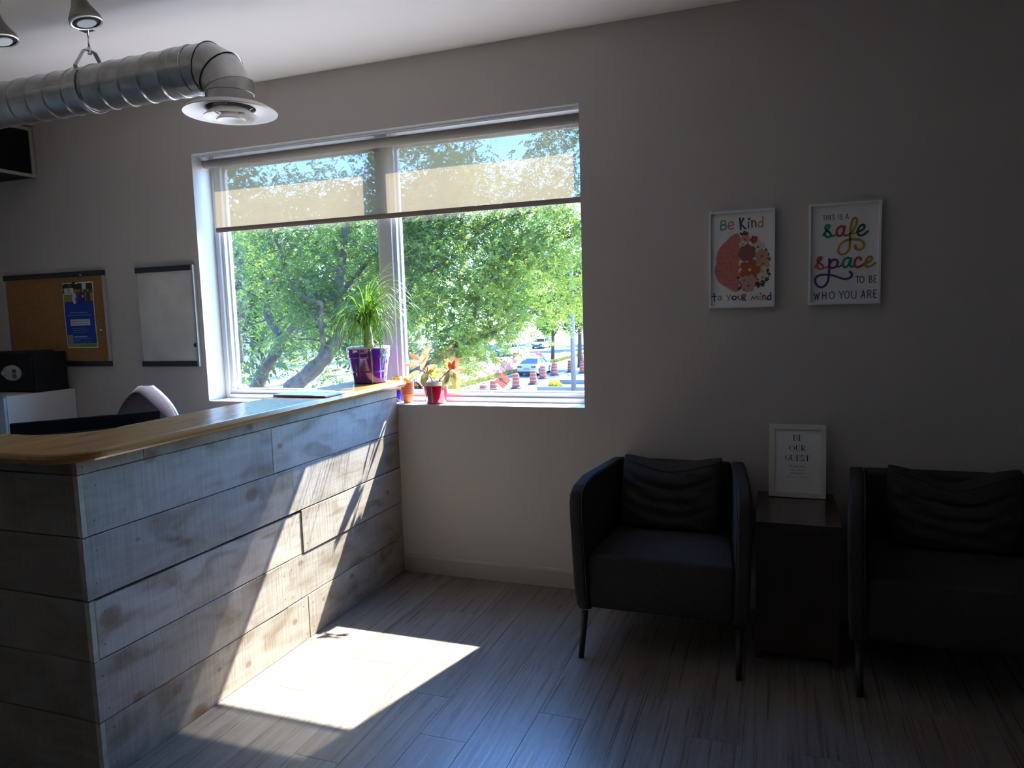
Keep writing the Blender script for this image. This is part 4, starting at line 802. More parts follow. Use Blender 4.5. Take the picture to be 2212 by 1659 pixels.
# scalloped outline: lobes
patch(bm, F1, bp2, .0003, 0)
for i, (a, b_) in enumerate(BRAIN[1:-2]):
    cx, cy = a * 1e-4, b_ * 1e-4; cx += (.118 - cx) * .10; cy += (.21 - cy) * .07
    patch(bm, F1, [(cx + .010 * math.cos(t * math.pi / 6), cy + .010 * math.sin(t * math.pi / 6)) for t in range(12)], .00035 + i * 1e-6, 0)
rn = random.Random(4)
for i, (cx, cy, r, c) in enumerate(FLOW):
    cx, cy, r = cx * 1e-4, cy * 1e-4, r * 1.2e-4; m_ = an.index(c); npet = 5 if c in ('rust', 'cream', 'brick') else 7 if c == 'mauve' else 6
    if c in ('dkgreen', 'olive'):
        for k in range(5):
            a = rn.uniform(0, 6.28); L = r * 1.15; wx = r * .28; ca, sa = math.cos(a), math.sin(a)
            pts = [(0, 0), (L * .35, wx), (L * .8, wx * .7), (L, 0), (L * .8, -wx * .7), (L * .35, -wx)]
            patch(bm, F1, [(cx + ca * x - sa * y, cy + sa * x + ca * y) for x, y in pts], .0006 + i * 2e-5 + k * 1e-6, m_)
        continue
    for k in range(npet):
        a = k * 2 * math.pi / npet + i; px_, py_ = cx + r * .52 * math.cos(a), cy + r * .52 * math.sin(a)
        for rr, mm, dd in ((.50, an.index('line') if c not in ('rust',) else an.index('rustd'), 0), (.475, m_, 1e-6)):
            patch(bm, F1, [(px_ + r * rr * (math.cos(t) * math.cos(a) * 1.05 - math.sin(t) * math.sin(a) * .85), py_ + r * rr * (math.cos(t) * math.sin(a) * 1.05 + math.sin(t) * math.cos(a) * .85)) for t in np.linspace(0, 2 * math.pi, 13)[:-1]], .0006 + i * 2e-5 + k * 2e-6 + dd, mm)
    patch(bm, F1, [(cx + r * .17 * math.cos(t), cy + r * .17 * math.sin(t)) for t in np.linspace(0, 2 * math.pi, 9)[:-1]], .0006 + i * 2e-5 + 1.6e-5, an.index('cream') if c in ('rust', 'brick') else an.index('line'))
bm_obj('artwork', bm, am, p1)
ribbons('artwork_lines', FOLDS, {'fold': am[1]}, F1, p1, .00045)
JC = {'grey': (.10, .115, .125), 'teal': (.02, .27, .20), 'rose': (.52, .08, .09), 'gold': (.50, .28, .03), 'pine': (.03, .12, .08), 'violet': (.11, .045, .24), 'red': (.48, .055, .04)}
for k, v in JC.items(): JC[k] = ink(k + '2', v)
f2, p2, F2 = frame_thing('picture_frame', 'white framed print lettered "this is a safe space to be who you are"', 2.160, 2.456, 1.468, 1.918, .011, 'framewhite')
ribbons('lettering', P2, JC, F2, p2)
# ---- side table + guest sign
tb = thing('side_table', 'dark brown side table between the two armchairs', 'table', (2.115, -.27, 0))
TX0, TX1, TY0, TY1, TZ = 1.949, 2.279, -.535, -.01, .590
add_box('table_top', (TX0, TX1, TY0, TY1, TZ - .035, TZ), 'tabledark', tb, .002)
add_box('side_panel', (TX0 + .004, TX0 + .03, TY0 + .006, TY1 - .02, 0, TZ - .0352), 'tabledark', tb)
add_box('side_panel', (TX1 - .03, TX1 - .004, TY0 + .006, TY1 - .02, 0, TZ - .0352), 'tabledark', tb)
add_box('back_panel', (TX0 + .0305, TX1 - .0305, TY1 - .035, TY1 - .02, .04, TZ - .0352), 'tabledark', tb)
add_box('front_panel', (TX0 + .0305, TX1 - .0305, TY0 + .010, TY0 + .028, .03, TZ - .0352), 'tabledark', tb)
Rg = Matrix.Rotation(math.radians(-6.5), 4, 'X')
f3, p3, F3 = frame_thing('sign_frame', 'cream standing frame with a "be our guest" notice on the dark side table', 1.998, 2.242, .5908, .926, .024, 'framecream', Rg, (1.998, -.098, .5908), .014)
f3['category'] = 'picture frame'
ik = ink('black', (.02, .02, .022))
ribbons('lettering', P3, {'ink': ik}, F3, p3, round_caps=False)
def text_at(txt, F, a, b_, bold, mat, parent):
    cu = bpy.data.curves.new('t', 'FONT'); cu.body = txt; cu.align_x = 'CENTER'; cu.size = 1; cu.offset = .012 if bold else 0; cu.resolution_u = 2
    ob = bpy.data.objects.new('t', cu); COL.objects.link(ob); dg = bpy.context.evaluated_depsgraph_get(); me = bpy.data.meshes.new_from_object(ob.evaluated_get(dg))
    bpy.data.objects.remove(ob)
    xs = [v.co.x for v in me.vertices]; w0 = max(xs) - min(xs); u0, v0 = a[0] * 1e-4, a[1] * 1e-4; u1, v1 = b_[0] * 1e-4, b_[1] * 1e-4; s = (u1 - u0) / w0; mx_ = min(xs)
    for v in me.vertices: v.co = Vector(F(u0 + (v.co.x - mx_) * s, v0 + v.co.y * s, .0004))
    me.materials.clear(); me.name = 'small_print'; link('small_print', me, mat, parent)
for t_, a, b_, bold in T3: text_at(t_, F3, a, b_, bold, ik, p3)
bm = bmesh.new(); u0, v0 = BAR[0][0] * 1e-4, BAR[0][1] * 1e-4; u1 = BAR[1][0] * 1e-4; rn = random.Random(9); x = u0
while x < u1:
    w_ = rn.uniform(.0009, .0018); h0 = rn.choice((.0022, .0022, .0032)); patch(bm, F3, [(x, v0), (x + w_ * .4, v0), (x + w_ * .4, v0 + h0), (x, v0 + h0)], .0004); patch(bm, F3, [(x, v0), (x + w_, v0), (x + w_, v0 + .0006), (x, v0 + .0006)], .00041); x += w_ + .0007
bm_obj('small_print', bm, ik, p3)
bm = bmesh.new()
q = [F3(.10, .02, -.013), F3(.144, .02, -.013), F3(.144, .22, -.013), F3(.10, .22, -.013)]
add_tube('prop_stand', [F3(.122, .20, -.008), (F3(.122, .2, 0)[0], -.028, .5945)], .004, 'black', f3, 8)
# ---- armchairs
def grid_box(bm, nx, ny, nz, f):
    """closed box lattice, f(u,v,w) in 0..1 -> co"""
    V_ = {}
    def g(i, j, k):
        if (i, j, k) not in V_: V_[(i, j, k)] = bm.verts.new(f(i / nx, j / ny, k / nz))
        return V_[(i, j, k)]
    for i in range(nx):
        for j in range(ny):
            for k in (0, nz): bm.faces.new([g(i, j, k), g(i + 1, j, k), g(i + 1, j + 1, k), g(i, j + 1, k)])
    for i in range(nx):
        for k in range(nz):
            for j in (0, ny): bm.faces.new([g(i, j, k), g(i + 1, j, k), g(i + 1, j, k + 1), g(i, j, k + 1)])
    for j in range(ny):
        for k in range(nz):
            for i in (0, nx): bm.faces.new([g(i, j, k), g(i, j + 1, k), g(i, j + 1, k + 1), g(i, j, k + 1)])
    bmesh.ops.recalc_face_normals(bm, faces=bm.faces)
def armchair(label, ox, slump, e=0., cs=0.):
    th = thing('armchair', label, 'armchair', (ox, -.38, 0), 'armchairs against the wall')
    for s in (-1, 1):
        # side shell: profile in yz, flaring outward to the front, narrower at the foot
        prof = [(-.640, .175), (-.668, .190), (-.690, .30), (-.702, .60), (-.703, .665), (-.692, .702), (-.655, .732), (-.54, .753), (-.10, .742), (-.045, .735), (-.035, .70), (-.035, .26), (-.06, .19), (-.10, .178)]
        bm = bmesh.new(); prism(bm, prof, 0, 1, 0)
        for v in bm.verts:
            t = v.co.x; y, z = v.co.y, v.co.z; outer = .308 + e + .064 * ((-y) / .70) - .012 * max(0, (.5 - z) / .3)
            v.co = Vector((ox + s * (outer - .058 * (1 - t)), y, z))
        bmesh.ops.recalc_face_normals(bm, faces=bm.faces)
        o = bm_obj('armrest', bm, 'fabric', th, bevel=.016, seg=4)
        for p_ in o.data.polygons: p_.use_smooth = True
        add_tube('leg', [(ox + s * (.322 + e), -.655, .178), (ox + s * (.322 + e), -.735, 0)], [.016, .012], 'legmetal', th, 12)
        add_tube('leg', [(ox + s * (.275 + e), -.10, .190), (ox + s * (.285 + e), -.055, 0)], [.016, .012], 'legmetal', th, 12)
        pip = [(ox + s * (.308 + e + .064 * (-y / .70) - .012 * max(0, (.5 - z) / .3) - .0595), y, z) for y, z in [(-.648, .19), (-.672, .2), (-.694, .3), (-.706, .6), (-.707, .667), (-.695, .705), (-.657, .736), (-.541, .757), (-.1, .746)]]
        add_tube('piping', catmull(pip, 4), .0022, flat('piping_dark', (.02, .02, .025), .9), o, 6)
    bm = bmesh.new()
    def fb(u, v, w): return Vector((ox + (u - .5) * 2 * (.249 + e + .004 * v), -.118 + v * .083 + (w - .5) * -.03 * (1 - v) , .195 + w * (.735 - .195)))
    grid_box(bm, 2, 1, 2, fb); bm_obj('backrest', bm, 'fabric', th, bevel=.018, seg=3)
    bm = bmesh.new()
    def fs(u, v, w):
        hx = .262 + e + .046 * (1 - v) - .006; x = (u - .5) * 2 * hx; y = -.668 + v * (.668 - .13)
        crown_ = .016 * (1 - (2 * u - 1) ** 4) * (1 - abs(2 * v - 1) ** 3); z = .192 + w * (.432 - .192) + (crown_ if w == 1 else 0)
        if v == 0: y += .012 * abs(2 * w - 1) ** 2 - .004
        return Vector((ox + x, y, z))
    grid_box(bm, 12, 10, 5, fs); o = bm_obj('seat', bm, 'fabric', th, bevel=.016, seg=3)
    for p_ in o.data.polygons: p_.use_smooth = True
    bm = bmesh.new()
    def fc(u, v, w):   # u across, v depth (0 front), w up
        a = 2 * u - 1; b_ = 2 * w - 1; puff = ((1 - abs(a) ** 3.5) * (1 - abs(b_) ** 4)) ** .6
        th_ = .022 + .070 * puff; yc = -.235 + .085 * w
        x = a * (.236 + e * .4 - .008 * abs(b_) ** 2); z = .440 + .318 * w
        z += -.030 * slump * math.exp(-(a * 2.2) ** 2) * w ** 3 + .014 * abs(a) ** 3 * w
        y = yc + (v - .5) * 2 * th_
        if v < .5:
            for (wc, cu_, dp, sg) in ((.70, .20, .016, .040), (.50, .26, .010, .045), (.30, .2, .010, .05), (.60, .10, .008, .025)):
                y += dp * (1 - abs(a) ** 3) * math.exp(-((w - wc - cu_ * (a * a - .35)) / sg) ** 2) * (1.2 if slump > 1 else 1)
            y += (.004 * math.sin(a * 9 + w * 14) + .003 * math.sin(a * 17 - w * 9 + 1.3) + .0025 * math.sin(a * 5 + w * 31)) * puff
        return Vector((ox + cs + x, y, z))
    grid_box(bm, 26, 2, 30, fc); o = bm_obj('cushion', bm, 'fabric', th, smooth=True, subs=1)
    def seam(u): a = 2 * u - 1; return fc(u, 0, .93 - .02 * math.cos(a * 3)) + Vector((0, -.002, -.0))
    add_tube('seam', [seam(.04 + .92 * i / 24) for i in range(25)], .0018, 'dark', o, 6)
    return th
armchair('charcoal fabric armchair nearer the window, left of the side table', 1.574, .8, 0., -.010)
armchair('charcoal fabric armchair at the right edge, its slumped cushion in shadow', 2.694, 1.9, .04, .035)
# ---- duct, hanger, diffuser
DY, DZ, DR = -.966, 2.579, .1015
dt = thing('air_duct', 'galvanised spiral ceiling duct with elbow', 'duct', (-1.5, DY, DZ))
bm = bmesh.new(); x0, x1 = XL + .002, -.448; nx, ns = 620, 48; prev = None; pitch = .117
for i in range(nx + 1):
    x = x0 + (x1 - x0) * i / nx; ring = []
    for k in range(ns):
        a = 2 * math.pi * k / ns; ph = ((x / pitch - k / ns) % 1.0); dd = min(ph, 1 - ph) * pitch; r = DR + .0042 * max(0, 1 - (dd / .006) ** 2)
        ring.append(bm.verts.new((x, DY + r * math.sin(a), DZ + r * math.cos(a))))
    if prev:
        for k in range(ns): bm.faces.new((prev[k], prev[(k + 1) % ns], ring[(k + 1) % ns], ring[k]))
    prev = ring
bm_obj('spiral_pipe', bm, 'galv', dt, smooth=True)
def rings_mesh(secs, seg=48):
    """secs: (center, axis dir, radius) ; ring plane normal dir; mitre handled by projecting cylinder of given radius"""
    bm = bmesh.new(); pv = None
    for c, nrm, cyl, r in secs:
        c, nrm, cyl = Vector(c), Vector(nrm).normalized(), Vector(cyl).normalized(); side = Vector((0, 1, 0)); upv = cyl.cross(side).normalized(); ring = []
        for k in range(seg):
            a = 2 * math.pi * k / seg; o = side * math.cos(a) * r + upv * math.sin(a) * r; t = -o.dot(nrm) / cyl.dot(nrm); ring.append(bm.verts.new(c + o + cyl * t))
        if pv:
            for k in range(seg): bm.faces.new((pv[k], pv[(k + 1) % seg], ring[(k + 1) % seg], ring[k]))
        pv = ring
    bmesh.ops.recalc_face_normals(bm, faces=bm.faces); return bm
X_ = Vector((1, 0, 0)); 
bm = rings_mesh([((-.475, DY, DZ), X_, X_, DR + .002), ((-.474, DY, DZ), X_, X_, DR + .004), ((-.445, DY, DZ), X_, X_, DR + .004), ((-.443, DY, DZ), X_, X_, DR + .002), ((-.385, DY, DZ), X_, X_, DR + .002), ((-.383, DY, DZ), X_, X_, DR + .005), ((-.377, DY, DZ), X_, X_, DR + .005), ((-.375, DY, DZ), X_, X_, DR + .001)])
bm_obj('coupling', bm, 'galv', dt, smooth=True).modifiers.new('e', 'EDGE_SPLIT').split_angle = math.radians(30)
RB = .135; PXc = -.205; Cc = Vector((PXc - RB, DY, DZ - RB))
def on(a, r=RB): a = math.radians(a); return Cc + Vector((math.sin(a) * r, 0, math.cos(a) * r))
def dr_(a): a = math.radians(a); return Vector((math.cos(a), 0, -math.sin(a)))
J = [(15, 0, 30), (45, 30, 60), (75, 60, 90)]
def jp(a): return Cc + (on(a) - Cc) / math.cos(math.radians(15))
segs = [(Vector((-.376, DY, DZ)), X_, jp(15), dr_(15), dr_(0)), (jp(15), dr_(15), jp(45), dr_(45), dr_(30)), (jp(45), dr_(45), jp(75), dr_(75), dr_(60)), (jp(75), dr_(75), Vector((PXc, DY, 2.398)), dr_(90), dr_(90))]
for i, (ca, na, cb2, nb, cyl) in enumerate(segs):
    r = DR + (.0015 if i % 2 else 0)
    e_ = cyl.normalized() * .004
    bm = rings_mesh([(ca, na, cyl, r), (cb2 - e_ * 1.2, nb, cyl, r), (cb2 - e_, nb, cyl, r + .004), (cb2 + e_ * .2, nb, cyl, r + .004)] if i < 3 else [(ca, na, cyl, r), ((PXc, DY, 2.455), cyl, cyl, r), ((PXc, DY, 2.4545), cyl, cyl, r - .004), (cb2, nb, cyl, r - .004)])
    o = bm_obj('elbow_section' if i < 3 else 'drop_collar', bm, 'galv', dt, smooth=True); o.modifiers.new('e', 'EDGE_SPLIT').split_angle = math.radians(30)
hg = thing('duct_hanger', 'metal strap hanger holding the duct under the ceiling', 'hanger', (-.985, DY, 2.854))
hx = -.995
bm = bmesh.new()
for i in range(33):
    pass
pts = [(0, .176)] + [(.028, .172), (.083, .085)] + [((DR + .005) * math.sin(a), (DR + .005) * math.cos(a)) for a in np.linspace(.82, 2 * math.pi - .82, 40)] + [(-.083, .085), (-.028, .172), (0, .176)]
prevv = None
for (dy, dz) in pts:
    n2 = Vector((0, dy, dz)).normalized() * .0018; c = Vector((hx, DY + dy, DZ + dz)); ring = [bm.verts.new(c + Vector((sx, 0, 0)) + n2 * sg) for sx, sg in ((-.012, 1), (.012, 1), (.012, -1), (-.012, -1))]
    if prevv:
        for k in range(4): bm.faces.new((prevv[k], prevv[(k + 1) % 4], ring[(k + 1) % 4], ring[k]))
    prevv = ring
bmesh.ops.recalc_face_normals(bm, faces=bm.faces); bm_obj('strap', bm, 'silver', hg)
add_tube('threaded_rod', [(hx, DY, DZ + .160), (hx, DY, 2.842)], .0045, 'chrome', hg, 10)
add_lathe('nut', [(0, 0), (.010, 0), (.010, .010), (0, .010)], hx, DY, DZ + .158, 'chrome', hg, 6)
add_lathe('nut', [(0, 0), (.010, 0), (.010, .010), (0, .010)], hx, DY, DZ + .178, 'chrome', hg, 6)
add_box('ceiling_plate', (hx - .035, hx + .035, DY - .018, DY + .018, 2.842, 2.8535), 'chrome', hg, .003)
df = thing('air_diffuser', 'round white air diffuser below the duct elbow', 'diffuser', (PXc, DY, 2.38))
add_lathe('outer_cone', [(DR + .006, .026), (DR + .007, .020), (.130, .024), (.165, .014), (.190, -.002), (.196, -.008), (.194, -.012), (.185, -.009), (.155, .004), (.120, .012), (.106, .010), (.103, .022)], PXc, DY, 2.385, 'diff', df, 64, cap=False)
add_lathe('middle_cone', [(.060, .014), (.075, .006), (.100, -.014), (.112, -.024), (.113, -.030), (.106, -.028), (.085, -.018), (.062, .004)], PXc, DY, 2.385, 'diff', df, 64, cap=False)
add_lathe('inner_cone', [(.0, -.004), (.030, -.006), (.052, -.026), (.060, -.036), (.058, -.041), (.045, -.036), (.034, -.030), (.0, -.030)], PXc, DY, 2.385, 'diff', df, 64, cap=False)
add_lathe('neck_interior', [(.097, .060), (.097, .012), (.0, .055)], PXc, DY, 2.385, 'dark', df, 40, cap=False)
for k in range(4):
    a = k * math.pi / 2 + .5; add_tube('bracket', [Vector((PXc + .10 * math.cos(a), DY + .10 * math.sin(a), 2.405)), Vector((PXc + .05 * math.cos(a), DY + .05 * math.sin(a), 2.372))], .003, 'silver', df, 6)
# ---- track lights
TYL = -1.42
tk = thing('light_track', 'dark ceiling track carrying the spot lights', 'track', (-.9, TYL, 2.83))
add_box('rail', (-2.6, -.25, TYL - .018, TYL + .018, 2.820, 2.8535), 'black', tk, .002)
def spot(label, x, lean):
    th = thing('spot_light', label, 'lamp', (x, TYL, 2.80), 'spot lights on the ceiling track')
    add_box('adapter', (x - .035, x + .035, TYL - .016, TYL + .016, 2.795, 2.8195), 'lampbody', th, .003)
    Rl = Matrix.Rotation(lean[0], 4, 'X') @ Matrix.Rotation(lean[1], 4, 'Y'); z0 = 2.775
    hd = Rl @ Vector((0, 0, -.12))
    add_lathe('head', [(0, .012), (.014, .012), (.020, .004), (.022, -.02), (.026, -.045), (.036, -.075), (.050, -.100), (.058, -.116), (.0595, -.124), (.058, -.130), (.052, -.130), (.050, -.118), (0, -.112)], x, TYL, z0, 'lampbody', th, 40, Rl, False)
    add_lathe('trim_ring', [(.0505, -.1305), (.0585, -.1305), (.0600, -.1345), (.0560, -.1365), (.0500, -.135)], x, TYL, z0, 'silver', th, 40, Rl, False)
    add_lathe('lens', [(0, -.124), (.048, -.124), (.0495, -.130), (.040, -.134), (0, -.135)], x, TYL, z0, 'dark', th, 40, Rl, False)
    add_lathe('led_disc', [(0, -.1352), (.036, -.1352), (.034, -.1385), (0, -.1390)], x, TYL, z0, 'lens', th, 32, Rl, False)
    add_box('yoke', (x - .006, x + .006, TYL - .006, TYL + .006, 2.780, 2.7948), 'lampbody', th)
spot('spot light head in front of the duct hanger', -.520, (math.radians(6), math.radians(-13)))
spot('spot light head cut by the left edge', -.985, (math.radians(4), math.radians(-14)))
# ================================================================ outside
GZ = -4.0
MT['asphalt'] = flat('asphalt', (.072, .073, .082), .8, var=.15, vscale=.6)
MT['concrete'] = flat('concrete', (.14, .136, .13), .85, var=.12, vscale=.8)
MT['forecourt'] = flat('forecourt_paving', (.50, .44, .39), .85)
MT['kerb'] = flat('kerb_concrete', (.19, .186, .178), .8)
MT['grass'] = flat('verge_grass', (.11, .13, .04), .95, var=.45, vscale=3)
MT['dirt'] = flat('verge_soil', (.17, .13, .06), .95, var=.4, vscale=2)
MT['orange'] = flat('safety_orange', (.36, .036, .006), .6)
MT['netting'] = flat('orange_netting', (.45, .10, .055), .7, var=.3, vscale=4)
MT['barrelwhite'] = flat('reflective_white', (.19, .18, .17), .6)
MT['rubber'] = flat('rubber_base', (.012, .012, .014), .8)
MT['carwhite'] = flat('car_paint_white', (.30, .32, .34), .25, coat=.5)
MT['carglass'] = flat('car_glass', (.012, .018, .025), .08)
MT['tyre'] = flat('tyre', (.008, .008, .008), .8)
MT['taillight'] = flat('tail_light', (.14, .01, .012), .3)
MT['polegrey'] = flat('pole_grey', (.11, .11, .12), .5)
MT['bark'] = flat('bark', (.055, .042, .033), .95, bump=1., bscale=25, var=.45, vscale=9)
MT['siding'] = flat('pale_siding', (.16, .155, .15), .7)
g = lambda n_, x0, x1, y0, y1, z0, z1, m_: struct(add_box(n_, (x0, x1, y0, y1, z0, z1), m_))
g('ground', -120, 90, .6, 260, GZ - .4, GZ - .16, 'grass')
g('road', -19.0, -15.9, -5, 240, GZ - .158, GZ, 'asphalt')
g('shoulder', -15.9, -12.6, .7, 240, GZ - .158, GZ + .004, 'concrete')
g('sidewalk', -12.6, -7.2, .7, 240, GZ - .158, GZ + .05, 'kerb')
g('forecourt', -7.2, 60, .7, 60, GZ - .158, GZ + .05, 'forecourt')
g('kerb', -19.25, -19.0, -5, 240, GZ - .158, GZ + .12, 'kerb')
g('median', -23.2, -19.25, -5, 240, GZ - .158, GZ + .06, 'dirt')
g('far_road', -36.0, -23.45, -5, 240, GZ - .158, GZ, 'asphalt')
g('far_kerb', -23.45, -23.2, -5, 240, GZ - .158, GZ + .12, 'kerb')
g('far_pavement', -46, -36, -5, 240, GZ - .158, GZ + .1, 'concrete')
# grass tufts on the median edge
rn = random.Random(21); 
def np_mesh(name, V_, F_, mat, parent=None):
    me = bpy.data.meshes.new(name); V_ = np.asarray(V_, np.float32); F_ = np.asarray(F_, np.int32); k = F_.shape[1]
    me.vertices.add(len(V_)); me.vertices.foreach_set('co', V_.ravel()); me.loops.add(F_.size); me.loops.foreach_set('vertex_index', F_.ravel())
    me.polygons.add(len(F_)); me.polygons.foreach_set('loop_start', np.arange(0, F_.size, k, dtype=np.int32)); me.polygons.foreach_set('loop_total', np.full(len(F_), k, np.int32))
    me.update(calc_edges=True); return link(name, me, mat, parent)
R_ = np.random.RandomState(12)
def tufts(name, n_, xs, ys, hs, mat, label):
    x = R_.uniform(*xs, n_); y = R_.uniform(*ys, n_); h = R_.uniform(*hs, n_); a = R_.uniform(0, 6.28, n_); w_ = h * .14; z = GZ + .055
    lean = R_.normal(0, .25, (n_, 2)) * h[:, None]
    A = np.stack([x - np.cos(a) * w_, y - np.sin(a) * w_, np.full(n_, z)], 1); B = np.stack([x + np.cos(a) * w_, y + np.sin(a) * w_, np.full(n_, z)], 1); C_ = np.stack([x + lean[:, 0], y + lean[:, 1], z + h], 1)
    V_ = np.stack([A, B, C_], 1).reshape(-1, 3); F_ = np.arange(n_ * 3).reshape(-1, 3); o = np_mesh(name, V_, F_, mat); tag(o, label, 'grass', None, 'stuff')
MT['grassblade'] = leaf_mat('grass_blade', (.10, .12, .02), (.2, .17, .04), (.12, .14, .02), (.2, .18, .04), .5, .5)
tufts('median_grass', 11000, (-20.3, -19.3), (28, 90), (.12, .32), 'grassblade', 'rough green and ochre grass along the median kerb')
# orange netting heaped along the median
bm = bmesh.new(); n_ = 90; pr_ = []
for i in range(n_ + 1):
    y = 40 + 28 * i / n_; row = []
    for j in range(9):
        u = j / 8; hgt = (.80 + .28 * math.sin(i * .5) + .12 * math.sin(i * 1.7)) * math.sin(math.pi * u) ** .7 + .05 * math.sin(i * 2.3 + j * 1.9)
        row.append(bm.verts.new((-22.0 + u * 1.6 + .25 * math.sin(i * .33), y, GZ + .07 + max(0, hgt))))
    if pr_:
        for j in range(8): bm.faces.new((pr_[j], pr_[j + 1], row[j + 1], row[j]))
    pr_ = row
tag(bm_obj('safety_netting', bm, 'netting', smooth=False), 'crumpled orange safety netting heaped along the grass median', 'netting')
# barrels
def barrel(i, x, y, label):
    th = thing('traffic_barrel', label, 'traffic barrel', (x, y, GZ), 'orange striped traffic barrels along the lane')
    z = GZ + .005
    add_lathe('base', [(0, 0), (.40, 0), (.40, .05), (.32, .09), (0, .09)], x, y, z, 'rubber', th, 20, cap=False)
    bm = bmesh.new(); zs = [.09, .27, .35, .52, .60, .77, .85, 1.02]; rr = [.285, .28, .27, .26, .25, .24, .225, .205]
    for k in range(7): lathe(bm, [(rr[k], zs[k]), (rr[k] - .004, zs[k + 1] - .004), (rr[k + 1], zs[k + 1])], x, y, z, 20, 1 if k % 2 else 0, None, False)
    lathe(bm, [(.205, 1.02), (.15, 1.05), (0, 1.055)], x, y, z, 20, 0, None, False)
    bmesh.ops.recalc_face_normals(bm, faces=bm.faces); bm_obj('body', bm, ['orange', 'barrelwhite'], th)
    add_tube('handle', [(x - .08, y, z + 1.04), (x - .06, y, z + 1.12), (x + .06, y, z + 1.12), (x + .08, y, z + 1.04)], .015, 'rubber', th, 6)
BL = ['striped barrel nearest the window, only its top above the sill', 'striped barrel left of the orange arrow sign, second nearest', 'striped barrel just right of the orange arrow sign', 'striped barrel in front of the rear bumper of the white sedan', 'striped barrel beside the rear wheel of the white sedan',
      'striped barrel standing alone ahead of the white sedan', 'striped barrel behind the grey lamp pole', 'striped barrel at the right edge of the window, nearer one', 'striped barrel at the right edge of the window, farther one', 'striped barrel on the median near the oncoming car', 'striped barrel on the far road right of the oncoming car']
for i, (x, y) in enumerate(BARRELS): barrel(i, x, y, BL[i])
# arrow sign
sg = thing('road_sign', 'orange diamond road sign with a black arrow', 'sign', (-10.93, 30, GZ))
sz = Vector((-10.93, 30, -1.985)); hd_ = Vector((2.03 + 10.93, -3.59 - 30, 0)).normalized(); rx = Vector((-hd_.y, hd_.x, 0)); 
if rx.x < 0: rx = -rx
def SP(u, v, d): return sz + rx * u + Vector((0, 0, v)) + hd_ * d
bm = bmesh.new(); r = .405; c = .06
dia = [(0 - c * .5, r - c * .5), (c * .5, r - c * .5), (r - c * .5, c * .5), (r - c * .5, -c * .5), (c * .5, -r + c * .5), (-c * .5, -r + c * .5), (-r + c * .5, -c * .5), (-r + c * .5, c * .5)]
A = [bm.verts.new(SP(u, v, 0)) for u, v in dia]; B = [bm.verts.new(SP(u, v, .02)) for u, v in dia]; bm.faces.new(A); bm.faces.new(B)
for i in range(8): bm.faces.new((A[i], A[(i + 1) % 8], B[(i + 1) % 8], B[i]))
bmesh.ops.recalc_face_normals(bm, faces=bm.faces)
MT['signface'] = flat('sign_orange', (.55, .06, .005), .5)
bm_obj('plate', bm, 'signface', sg)
bm = bmesh.new(); q = .7071
arrow = [(.20, -.20 - .045), (.20 + .045, -.20), (-.02 + .045, .02 + .02), (.03, .09), (-.20, .16), (-.13, -.07), (-.065, -.025)]
arrow = [(.19, -.215), (.225, -.18), (-.02, .045), (.045, .105), (-.20, .165), (-.135, -.075), (-.065, -.01)]
bm.faces.new([bm.verts.new(SP(u, v, .022)) for u, v in arrow]); bm_obj('arrow', bm, flat('arrow_dark', (.03, .015, .05), .6), sg)
r2 = r - .02
bm = bmesh.new(); o1 = [(0, r2), (r2, 0), (0, -r2), (-r2, 0)]; i1 = [(0, r2 - .016), (r2 - .016, 0), (0, -r2 + .016), (-r2 + .016, 0)]
for i in range(4): j = (i + 1) % 4; bm.faces.new([bm.verts.new(SP(*p_, .0215)) for p_ in (o1[i], o1[j], i1[j], i1[i])])
bm_obj('border', bm, 'rubber', sg)
for u in (-.19, .19):
    a_, b_ = SP(u, -.24, -.015), SP(u, 0, -.015); b_.z = GZ + .055; add_tube('leg', [a_, b_], .014, 'polegrey', sg, 8)
for v in (-2.0,): a_, b_ = SP(-.3, v, -.015), SP(.3, v, -.015); add_tube('foot_bar', [a_, b_], .02, 'polegrey', sg, 8)
